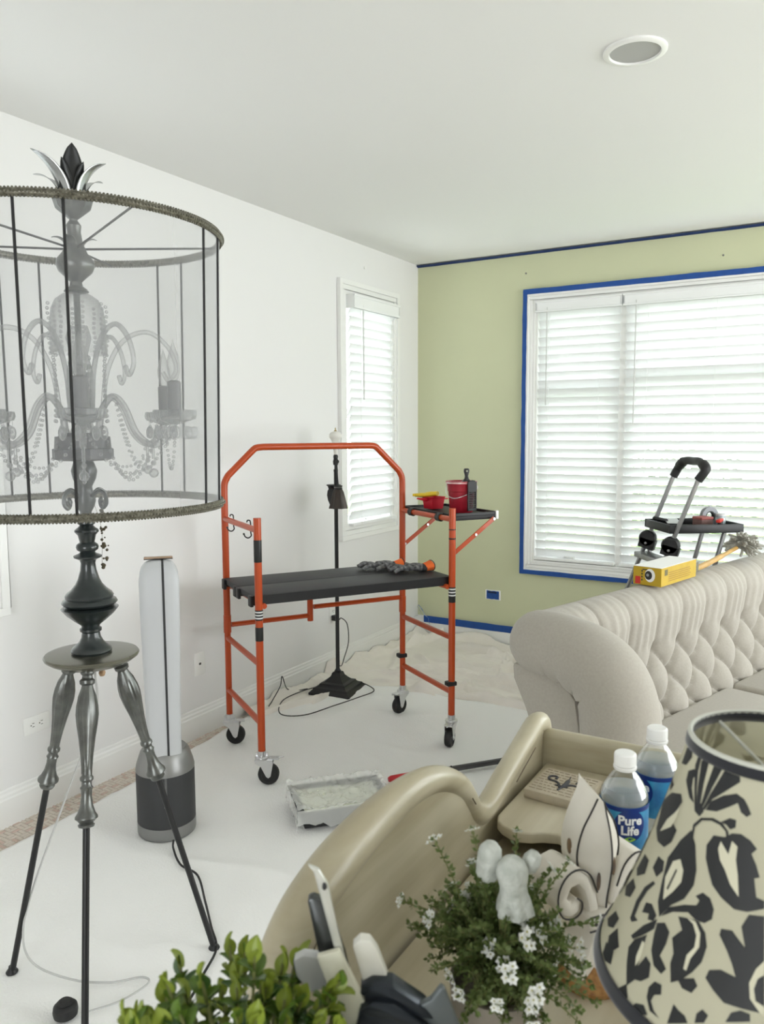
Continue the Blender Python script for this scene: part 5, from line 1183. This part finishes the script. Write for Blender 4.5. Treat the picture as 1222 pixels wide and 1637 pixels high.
DAMASK = [[(236.1, 0.799), (238.1, 0.837), (245.2, 0.876), (252.7, 0.899), (257.5, 0.888), (260.1, 0.867), (262.1, 0.844), (259.9, 0.83), (256.6, 0.84), (254.2, 0.868), (249.9, 0.846), (243.1, 0.812)], [(229.8, 0.788), (226.5, 0.857), (223.3, 0.955), (227.2, 0.977), (229.9, 0.967), (230.2, 0.882), (231.8, 0.794)], [(232.1, 0.795), (232.7, 0.881), (234.6, 0.973), (238, 0.981), (241.4, 0.973), (236.9, 0.884), (233.5, 0.795)], [(233.7, 0.792), (236.7, 0.862), (242.7, 0.962), (253.1, 0.961), (253.7, 0.942), (248.7, 0.911), (238.9, 0.847), (235.5, 0.798)], [(228.1, 0.786), (222.9, 0.862), (218.4, 0.927), (218.8, 0.975), (222.3, 0.975), (222.9, 0.915), (226.2, 0.848), (229.9, 0.792)], [(222.1, 0.805), (213.8, 0.851), (212.8, 0.888), (218.8, 0.912), (222.4, 0.899), (220.3, 0.877), (221.6, 0.843), (226.9, 0.798)], [(227.2, 0.798), (232.4, 0.814), (235.2, 0.79), (233.2, 0.765), (228.9, 0.774)], [(250.2, 0.738), (244.2, 0.728), (241.5, 0.685), (242.7, 0.64), (245.6, 0.602), (248.6, 0.565), (253.7, 0.537), (259.7, 0.517), (265, 0.523), (271.7, 0.549), (271.5, 0.573), (268.1, 0.578), (266.6, 0.636), (268.9, 0.644), (266.9, 0.681), (264.3, 0.713), (266.6, 0.734), (263.2, 0.756), (258.3, 0.768), (253.6, 0.76)], [(251.3, 0.734), (250.1, 0.758), (246.4, 0.772), (241.2, 0.773), (235.6, 0.758), (232.2, 0.722), (233.1, 0.67), (235.9, 0.608), (235.1, 0.605), (231.9, 0.666), (230.5, 0.727), (234.5, 0.765), (241.8, 0.785), (247.7, 0.782), (251.5, 0.762), (252.7, 0.738)], [(246.6, 0.783), (251.2, 0.808), (254.8, 0.809), (255, 0.783), (252.3, 0.77), (249.9, 0.781)], [(185.4, 0.668), (200.9, 0.759), (213.3, 0.793), (217, 0.773), (214.3, 0.724), (214.9, 0.678), (220.2, 0.667), (219.1, 0.615), (214.7, 0.576), (206.2, 0.566), (197.5, 0.588), (193.3, 0.634)], [(225.2, 0.648), (230.4, 0.705), (235.4, 0.664), (239.5, 0.586), (240.1, 0.533), (237.3, 0.472), (231.8, 0.424), (227.9, 0.359), (224.2, 0.399), (222.1, 0.472), (220.4, 0.558)], [(242.2, 0.503), (245.2, 0.526), (249, 0.52), (251.5, 0.49), (251.5, 0.457), (248.8, 0.433), (244.7, 0.428), (240.7, 0.438), (233.7, 0.408), (228.7, 0.367), (231.1, 0.413), (238.1, 0.454), (243.6, 0.475), (244.4, 0.495)], [(236.9, 0.406), (241.3, 0.42), (246.4, 0.429), (250, 0.405), (251.7, 0.366), (251, 0.312), (248.4, 0.266), (245.8, 0.233), (249.5, 0.252), (251.3, 0.235), (249.8, 0.205), (246.2, 0.202), (244.2, 0.217), (241.7, 0.196), (239.4, 0.251), (239.5, 0.286), (237, 0.329), (240.2, 0.373)], [(227.9, 0.336), (231.6, 0.357), (235.1, 0.34), (235.3, 0.298), (234.3, 0.249), (236.8, 0.236), (238.5, 0.225), (237.2, 0.2), (233.1, 0.206), (229.8, 0.243), (228.4, 0.294)], [(219.8, 0.224), (225.1, 0.274), (225.8, 0.217), (226.5, 0.161), (228.5, 0.213), (231.7, 0.204), (233, 0.162), (230.3, 0.129), (227.6, 0.117), (225.1, 0.075), (221.1, 0.13), (218.2, 0.18)], [(234.1, 0.134), (235.7, 0.165), (238.7, 0.17), (239.6, 0.142), (237.2, 0.126), (236.7, 0.102), (238.7, 0.081), (241.4, 0.072), (237.4, 0.071), (234.7, 0.101)], [(195.2, 0.387), (197.3, 0.467), (205.6, 0.478), (207.3, 0.427), (200.1, 0.378)], [(211.9, 0.477), (212.8, 0.531), (218.8, 0.535), (220.5, 0.504), (217.5, 0.465)], [(191.7, 0.282), (197.4, 0.353), (204.5, 0.351), (203.8, 0.302), (197.3, 0.27)], [(271.9, 0.525), (265.8, 0.516), (263.4, 0.472), (265.6, 0.411), (260.1, 0.449), (255.8, 0.441), (255.5, 0.42), (259.1, 0.383), (261.6, 0.349), (263.5, 0.313), (258.1, 0.317), (254.2, 0.3), (253.4, 0.271), (256.5, 0.248), (260.8, 0.224), (266.3, 0.228), (273.6, 0.235)], [(244.5, 0.099), (244.8, 0.141), (246.9, 0.133), (249.4, 0.129), (250.8, 0.113), (244.4, 0.074)], [(252.9, 0.155), (254.5, 0.176), (256.6, 0.167), (255.8, 0.14), (252.9, 0.125)], [(262.1, 0.171), (263.5, 0.205), (266.3, 0.222), (269.3, 0.221), (269.5, 0.2)], [(229.2, 0.017), (231.5, 0.057), (234.6, 0.073), (237.1, 0.055), (234.3, 0.034), (233, -0.004), (230.2, -0.005)], [(211.4, 0.257), (210.1, 0.325), (211.9, 0.394), (216.5, 0.444), (218.5, 0.442), (215.1, 0.395), (213.5, 0.337), (213.9, 0.282), (216.9, 0.281), (213.5, 0.254)], [(217.3, 0.319), (217.4, 0.36), (221.3, 0.375), (226.2, 0.356), (225.7, 0.331), (222.3, 0.318), (221.7, 0.338)], [(216.8, 0.219), (221.3, 0.289), (227.3, 0.348), (227.5, 0.311), (223.2, 0.261), (218.7, 0.216)], [(190.3, 0.107), (196, 0.187), (203.2, 0.201), (202.5, 0.151), (196.2, 0.113)], [(202, 0.111), (206, 0.176), (213, 0.143), (210.3, 0.105), (205.5, 0.084)], [(204.3, 0.048), (202.5, 0.088), (210.9, 0.11), (213.1, 0.068), (208.3, 0.046)], [(220.8, 0.025), (224.8, 0.08), (227.6, 0.049), (227.4, 0.009)], [(199.2, 0.883), (199.2, 0.951), (208.5, 0.974), (212.2, 0.943), (207.8, 0.898)], [(195.2, 0.749), (181.6, 0.777), (199.2, 0.788)]]
DAMASK_HOLES = [[(248.7, 0.72), (248.1, 0.692), (250.1, 0.657), (253.1, 0.633), (256.7, 0.591), (260.9, 0.562), (259.3, 0.631), (257.5, 0.678), (257.4, 0.723), (254.3, 0.735), (253.6, 0.687)], [(204.9, 0.603), (208, 0.667), (213.2, 0.712), (217.4, 0.759), (216.8, 0.701), (214.5, 0.66)], [(225, 0.563), (229.1, 0.588), (232.7, 0.559), (233.5, 0.519), (230.6, 0.469), (226.9, 0.421), (223.6, 0.495)], [(240.8, 0.421), (244.3, 0.413), (246.8, 0.384), (247.1, 0.345), (244.9, 0.308), (245, 0.262), (246.2, 0.261), (246.6, 0.303), (248.9, 0.354), (248.1, 0.397), (245.2, 0.424)], [(224.2, 0.245), (226.1, 0.246), (226.6, 0.192), (225.6, 0.155), (224.2, 0.183)], [(272.7, 0.39), (270.1, 0.359), (268.2, 0.312), (268.9, 0.266), (272.1, 0.236), (273.6, 0.229)]]
DAMASK_INNER = [[(273, 0.349), (270.9, 0.332), (269.9, 0.299), (270.7, 0.266), (273.5, 0.257)], [(228.5, 0.548), (229.4, 0.545), (227.8, 0.463), (226.7, 0.465)]]
# ================================================================== damask lamp
AXX, AXY, SZT, SZB, SRT, SRB = 2.76, -4.438, 1.258, 1.026, .0757, .158
dl = thing('table_lamp', 'table lamp with a black and cream damask shade on the desk', 'table lamp', (AXX, AXY, ZD))
def cone_pt(th, v, off=0.):
    a = math.radians(th); R = SRB+(SRT-SRB)*v-.006*math.sin(PI*v); R += off; return (R*math.cos(a), R*math.sin(a), SZB-ZD+(SZT-SZB)*v)
DCREAM = mat('damask_cream_fabric', (.56, .54, .41), .75, transl=.28, bump=.15, bscale=900, bdist=.0005); DBLK = mat('damask_black_print', (.016, .017, .018), .6)
b = MB(); b.grid(lambda u, v: cone_pt(360*u, v), 120, 12); shd = b.build('shade', DCREAM, dl, smooth=180)
from mathutils.geometry import tessellate_polygon
def print_layer(polys, off, name, m):
    b = MB(); lim = .007
    for rep in range(4):
        for pl in polys:
            P2 = [Vector((t+92*rep, max(.012, min(.985, v)), 0)) for t, v in pl]
            def dist(p, q): a = Vector(cone_pt(p.x, p.y)); c = Vector(cone_pt(q.x, q.y)); return (a-c).length
            stack = [tuple(P2[i] for i in tri) for tri in tessellate_polygon([P2])]
            k = 0
            while stack and k < 4000:
                k += 1; A, B, C_ = stack.pop(); d = [dist(A, B), dist(B, C_), dist(C_, A)]; mx = max(d)
                if mx < lim:
                    vs = [cone_pt(p.x, p.y, off) for p in (A, B, C_)]
                    nrm = (Vector(vs[1])-Vector(vs[0])).cross(Vector(vs[2])-Vector(vs[0]))
                    if nrm.dot(Vector((vs[0][0], vs[0][1], 0))) < 0: vs.reverse()
                    b._add(vs, [(0, 1, 2)]); continue
                i = d.index(mx)
                if i == 0: M_ = (A+B)/2; stack += [(A, M_, C_), (M_, B, C_)]
                elif i == 1: M_ = (B+C_)/2; stack += [(A, B, M_), (A, M_, C_)]
                else: M_ = (C_+A)/2; stack += [(A, B, M_), (M_, B, C_)]
    return b.build(name, m, shd, smooth=0, kind='stuff')
DCR2 = mat('damask_cream_print', (.56, .54, .41), .75)
print_layer(DAMASK, .0005, 'damask_print', DBLK); print_layer(DAMASK_HOLES, .0009, 'damask_cream_inlay', DCR2); print_layer(DAMASK_INNER, .0013, 'damask_inner_print', DBLK)
for v0, v1, nm in ((.965, 1.012, 'top_band'), (-.008, .045, 'bottom_band')):
    b = MB(); b.grid(lambda u, v: cone_pt(360*u, v0+(v1-v0)*v, .0022-.0012*abs(v-.5)), 120, 4); b.grid(lambda u, v: cone_pt(-360*u, v0+(v1-v0)*v, -.0015), 120, 1)
    b.build(nm, mat('black_velvet_trim', (.012, .013, .018), .8, sheen=.3), dl, smooth=180, solid=.001)
zr_ = SZT-ZD
MB().tube([(SRT*math.cos(2*PI*i/60), SRT*math.sin(2*PI*i/60), zr_+.002) for i in range(60)], .0026, 8, closed=True).build('top_wire', mat('pale_wire', (.55, .56, .50), .4), dl)
b = MB()
for k in range(3): a = math.radians(20+120*k); b.tube([(.012*math.cos(a), .012*math.sin(a), zr_-.03), (SRT*.97*math.cos(a), SRT*.97*math.sin(a), zr_-.006)], .002, 6)
b.lathe([(.007, zr_-.032), (.013, zr_-.032), (.013, zr_-.028), (.007, zr_-.028)], 16); b.build('spider', mat('pale_wire', (.55, .56, .50), .4), dl)
MB().lathe([(0, 0), (.062, 0), (.064, .006), (.058, .012), (.040, .016), (.022, .026), (.016, .045), (.026, .070), (.034, .100), (.032, .130), (.020, .160), (.012, .180), (.014, .19), (.010, .195), (.010, .25)], 28).build('base', mat('lamp_base_black', (.02, .02, .02), .3, coat=.4), dl)
MB().lathe([(.012, .245), (.016, .26), (.016, .29), (.012, .295)], 16).build('socket', mat('aged_brass', (.45, .36, .18), .35, metal=1.), dl)
MB().lathe([(.012, .292), (.016, .305), (.027, .335), (.028, .350), (.020, .372), (0, .382)], 18).build('bulb', mat('bulb_milky', (.85, .83, .75), .3), dl)

# ================================================================== flowering plant
pp = thing('flower_pot', 'potted artificial plant with tiny white flowers in a taupe pot', 'potted plant', (2.495, -4.466, ZD+.010))
TAUPE = mat('taupe_pot', (.22, .195, .155), .6, col2=(.16, .14, .11), vscale=20)
MB().lathe([(0, .004), (.036, .004), (.038, 0), (.041, .004), (.047, .070), (.050, .073), (.0525, .108), (.0525, .112), (.049, .112), (.047, .100), (0, .098)], 36).build('pot', TAUPE, pp)
rn = random.Random(21)
GST = mat('stem_olive', (.16, .17, .06), .6); GLF = mat('tiny_leaf_green', (.085, .13, .030), .55, col2=(.16, .20, .07), vscale=60, transl=.15)
WPET = mat('white_petal', (.80, .81, .78), .6, transl=.2); YCEN = mat('flower_centre', (.40, .38, .15), .6)
stems = MB(); leaves = MB(); tips = []
def tiny_leaf(c, d, L_):
    d = d.normalized(); e = d.orthogonal().normalized(); k = rn.random()*6.28; e = (Matrix.Rotation(k, 3, d) @ e); w_ = L_*.30
    leaves._add([c, c+d*L_*.5+e*w_, c+d*L_, c+d*L_*.5-e*w_], [(0, 1, 2, 3)])
special = [((-.106, -.01, .21), 1), ((-.068, .02, .262), 1), ((-.025, .03, .268), 1), ((-.075, -.02, .195), 1), ((.085, .03, .23), 1), ((.118, .02, .165), 1), ((.115, -.04, .055), 1), ((-.055, -.055, .075), 1), ((.03, .06, .25), 1), ((.07, .05, .21), 1)]
RV = Vector((.859, .512, 0)); FV = Vector((-.512, .859, 0))           # across and away in the room
def loc3(p): return RV*p[0]+FV*p[1]+Vector((0, 0, p[2]))
N_ST = 190
for i in range(N_ST):
    if i < len(special): tgt = loc3(special[i][0]); fl_ = True
    else:
        a = rn.random()*2*PI; ph = math.acos(rn.uniform(-.02, 1)); R_ = rn.uniform(.06, .112)
        tgt = Vector((R_*math.sin(ph)*math.cos(a), R_*math.sin(ph)*math.sin(a), .115+R_*.95*math.cos(ph)+.01)); fl_ = rn.random() < .20
    st = Vector((rn.uniform(-.02, .02), rn.uniform(-.02, .02), .095)); mid = st.lerp(tgt, .5)+Vector((0, 0, .025))
    pth = spline([st, mid, tgt], 8); stems.tube(pth, .0009, 4)
    for k in range(4, len(pth)):
        p = pth[k]; dr_ = (pth[k]-pth[k-1])
        for _ in range(6):
            d = Vector((rn.uniform(-1, 1), rn.uniform(-1, 1), rn.uniform(-.4, 1)))+dr_.normalized()*.5
            tiny_leaf(p+d*.001, d, rn.uniform(.004, .0085))
    if fl_: tips.append((tgt, dr_))
stems.build('stems', GST, pp, kind='stuff'); leaves.build('tiny_leaves', GLF, pp, smooth=0, kind='stuff')
def flower_mesh():
    b = MB()
    for f in range(5):
        o_ = Vector((.007*math.cos(f*1.256)*(f > 0), .007*math.sin(f*1.256)*(f > 0), .002*(f % 2)))
        for k in range(5):
            a = 2*PI*k/5+f; c, s_ = math.cos(a), math.sin(a); p = Vector((-s_, c, 0)); d = Vector((c, s_, .35))
            b._add([o_, o_+d*.0035+p*.0024, o_+d*.0062, o_+d*.0035-p*.0024], [(0, 1, 2, 3)])
        b.mat_index(1).ball(o_+Vector((0, 0, .001)), .0012, 5, 4); b.mat_index(0)
    return b
f0 = None
for t, d in tips:
    q = d.to_track_quat('Z', 'Y').to_matrix().to_4x4(); s_ = rn.uniform(.7, 1.0)
    M_ = Matrix.Translation(t) @ q @ Matrix.Scale(s_, 4)
    if f0 is None: f0 = flower_mesh().build('flower', [WPET, YCEN], pp, smooth=0); f0.matrix_local = M_
    else: share(f0, 'flower', pp, M_)
sv = thing('saucer', 'shallow dark grey saucer under the taupe flower pot', 'saucer', (2.495, -4.466, ZD))
MB().lathe([(0, 0), (.050, 0), (.056, .003), (.066, .016), (.068, .018), (.066, .019), (.054, .008), (.045, .006), (0, .006)], 40).build('dish', mat('slate_saucer', (.045, .05, .06), .35), sv)
MB().lathe([(.066, .0175), (.0685, .018), (.0685, .020), (.066, .020)], 40, caps=False).build('rim', mat('slate_rim', (.03, .033, .04), .3), sv)
# white ceramic bird-like ornament among the flowers
orn = thing('ceramic_ornament', 'small white ceramic ornament tucked among the flower stems', 'ornament', tuple(Vector((2.495, -4.466, ZD+.10))+RV*.002+FV*-.01))
WC = mat('white_ceramic', (.52, .54, .50), .6, col2=(.38, .40, .36), vscale=70, bump=.8, bscale=140, bdist=.004)
MB().tube([(0, 0, 0), (0, 0, .12)], .0025, 6).build('pick', GST, orn)
def lump(dx, dy, dz, prof, tilt, name, fl_):
    b = MB(); b.lathe(prof, 24, flutes=fl_, famp=.10, fr=(-.1, prof[-1][1]*.45)); b.xf(0, Matrix.Translation(RV*dx+FV*dy+Vector((0, 0, dz))) @ Matrix.Rotation(tilt, 4, FV)); b.build(name, WC, orn, smooth=60)
lump(.014, -.01, .112, [(.015, 0), (.0205, .002), (.019, .010), (.0155, .020), (.0145, .030), (.0165, .040), (.0175, .047), (.015, .055), (.0095, .061), (0, .064)], math.radians(-5), 'figure', 6)
lump(-.014, .012, .138, [(.009, 0), (.012, .006), (.0125, .016), (.0135, .026), (.012, .035), (.007, .041), (0, .043)], math.radians(6), 'wing', 5)
lump(.026, .004, .150, [(.004, 0), (.009, .006), (.010, .016), (.007, .024), (0, .027)], math.radians(30), 'wing', 5)
# ================================================================== boxwood plant
bw = thing('boxwood_plant', 'leafy bright green artificial boxwood in a small planter at the desk front', 'potted plant', (2.395, -4.775, ZD))
MB().lathe([(0, 0), (.038, 0), (.040, .004), (.048, .110), (.050, .112), (.050, .122), (.046, .122), (.044, .11), (0, .108)], 28).build('planter', mat('planter_white', (.6, .6, .56), .5), bw)
BX1 = mat('boxwood_leaf', (.085, .15, .018), .38, transl=.15); BX2 = mat('boxwood_leaf_light', (.23, .29, .04), .38, transl=.2); BX3 = mat('boxwood_leaf_deep', (.04, .09, .018), .4)
def bleaf(m):
    b = MB(); L_, W_ = .0170, .0064
    def fn(u, v):
        s_ = (v-.5)*2; w_ = W_*math.sin(PI*min(1, .06+u*.92))**.65; return (w_*s_, L_*u, .0035*abs(s_)**1.5*(1-u*.4)+.0025*math.sin(u*2.6))
    b.grid(fn, 5, 4); o = b.build('leaf', m, bw, smooth=180); return o
protos = [bleaf(BX1), bleaf(BX2), bleaf(BX3)]; used = [False]*3; nst = 0
stm = MB(); FWV = Vector((.5, -.86, 0))
NB = 0; rest = [MB(), MB(), MB()]
for i in range(92):
    a = rn.random()*2*PI; ph = math.acos(rn.uniform(-.1, 1)); R_ = rn.uniform(.082, .120)
    c = Vector((R_*math.sin(ph)*math.cos(a), R_*math.sin(ph)*math.sin(a), .180+R_*.98*math.cos(ph)+.0)); st = Vector((c.x*.25, c.y*.25, .11))
    stm.tube(spline([st, st.lerp(c, .6)+Vector((0, 0, .01)), c], 4), .0014, 5)
    dr_ = (c-st).normalized(); e = dr_.orthogonal().normalized()
    for k in range(6):
        ang = k*2.1+i; out = (Matrix.Rotation(ang, 3, dr_) @ e); sp_ = .35+.65*(k < 4); d = (out*sp_+dr_*(.55+.5*(k >= 4))).normalized(); base = c-dr_*(.005*(6-k))
        z_ = (dr_-d*dr_.dot(d)).normalized(); x_ = d.cross(z_)
        M_ = Matrix(((x_.x, d.x, z_.x, base.x), (x_.y, d.y, z_.y, base.y), (x_.z, d.z, z_.z, base.z), (0, 0, 0, 1))) @ Matrix.Scale(rn.uniform(.8, 1.25), 4)
        j = 1 if (k >= 4 and rn.random() < .75) or rn.random() < .18 else (2 if rn.random() < .25 else 0)
        NB += 1
        if (c.x*FWV.x+c.y*FWV.y < -.035 or c.z < .12 or NB > 560) and used[j]:
            src = protos[j].data; rest[j]._add([M_ @ v.co for v in src.vertices], [tuple(p.vertices) for p in src.polygons]); continue
        if not used[j]: protos[j].matrix_local = M_; used[j] = True
        else: share(protos[j], 'leaf', bw, M_)
stm.build('stems', GST, bw, kind='stuff')
for j in range(3): rest[j].build('rear_leaves', (BX1, BX2, BX3)[j], bw, smooth=60, kind='stuff')

# ================================================================== black tool with splayed blades
tool = thing('folding_tool', 'black folding tool standing with splayed pale and steel blades by the boxwood', 'tool', (2.450, -4.665, ZD))
STEEL = mat('polished_blade', (.62, .62, .60), .18, metal=1.); IVORY = mat('ivory_scale', (.66, .65, .53), .35); GUNB = mat('blue_black_metal', (.03, .036, .045), .28, metal=.6); SLATE = mat('slate_grey_plate', (.10, .115, .12), .38, metal=.3)
def tl3(x, y, z): return RV*x+FV*y+Vector((0, 0, z))
def plate(name, pts, y0, th, m, parent=tool, bev=.0015):
    up = .032 if name in ('hinge_bracket', 'hinge_body', 'wing_plate', 'front_plate') else 0.
    """outline in the across/up plane, th deep"""
    pts = [(x*1.14, max(0, (z-.15)*1.14+.146+up) if z > 0 else 0) for x, z in pts]
    b = MB(); n = len(pts); b._add([tl3(x, y0, z) for x, z in pts]+[tl3(x, y0+th, z) for x, z in pts], [tuple(range(n)), tuple(range(2*n-1, n-1, -1))]+[(i, n+i, n+(i+1) % n, (i+1) % n) for i in range(n)])
    return b.build(name, m, parent, bevel=bev)
# long slim pale blade with a pin hole, dark plate behind it, ivory panel, rounded scale
bl_ = plate('slim_blade', [(-.042, .316), (-.047, .322), (-.038, .318), (-.031, .306), (-.024, .270), (-.016, .235), (-.006, .200), (-.013, .198), (-.026, .250)], -.004, .006, mat('pale_blade', (.60, .60, .55), .25, metal=.3))
MB().ball(tl3(-.0382, -.005, .3227), .0022, 8, 5, (1, 1, 1.6)).build('pin_hole', BLACKP, bl_)
plate('dark_plate', [(-.048, .288), (-.044, .290), (-.032, .286), (-.018, .240), (-.004, .175), (-.018, .175), (-.040, .245)], .004, .012, mat('dark_plate_metal', (.08, .085, .085), .25, metal=.7))
plate('ivory_panel', [(-.040, .250), (-.022, .255), (.014, .178), (.022, .150), (-.004, .150), (-.022, .198)], -.012, .007, IVORY)
plate('rounded_scale', [(-.012, .250), (-.006, .256), (.002, .255), (.008, .246), (.026, .196), (.004, .190)], .002, .012, mat('white_scale', (.72, .71, .64), .3))
plate('end_tab', [(-.060, .236), (-.052, .240), (-.038, .238), (-.028, .214), (-.046, .208), (-.058, .222)], .006, .012, mat('pale_grey_tab', (.55, .56, .56), .35))
for k in range(2):
    plate('hinge_bracket', [(-.006, .192-.010*k), (.004, .198-.010*k), (.020, .197-.010*k), (.046, .178-.010*k), (.052, .170-.010*k), (.036, .172-.010*k), (.020, .184-.010*k), (.004, .186-.010*k)], -.014-.006*k, .022, GUNB)
hub = plate('hinge_body', [(-.006, .180), (.012, .182), (.036, .166), (.052, .160), (.040, .152), (.026, .150), (.020, .138), (.018, 0), (-.012, 0), (-.012, .150)], -.016, .026, GUNB)
MB().ball(tl3(.0205, -.018, .1928), .0036, 10, 6).build('bolt', ZINC, hub)
plate('wing_plate', [(.036, .178), (.050, .185), (.058, .196), (.061, .194), (.074, .160), (.070, .157), (.040, .160)], -.012, .008, SLATE)
plate('front_plate', [(-.048, .158), (-.044, .172), (-.036, .177), (-.030, .174), (-.024, .164), (-.016, .158), (.004, .158), (.006, .07), (-.040, .07)], -.030, .006, SLATE)
for k in range(6):
    r_ = .040-.0012*k
    MB().tube([tl3(-.058+.046*math.cos(a)*1.0, -.02+.012*math.sin(a), .174-.011*k-.012*(1-math.sin(a))) for a in [PI*i/20 for i in range(21)]], .0062, 8).build('rib', GUNB, tool)
MB().lathe([(0, 0), (.045, 0), (.048, .01), (.046, .11), (.040, .15), (.02, .168), (0, .17)], 24, Matrix.Translation(tl3(-.055, .0, 0))).build('ribbed_base', GUNB, tool)
# white dish at the very front edge
ds = thing('white_dish', 'white dish edge at the bottom of the view beside the lamp', 'dish', (2.615, -4.600, ZD))
MB().lathe([(0, .002), (.018, .002), (.02, 0), (.024, .004), (.034, .028), (.035, .030), (.033, .031), (.022, .008), (0, .006)], 32).build('bowl', mat('dish_white', (.8, .8, .78), .25), ds)
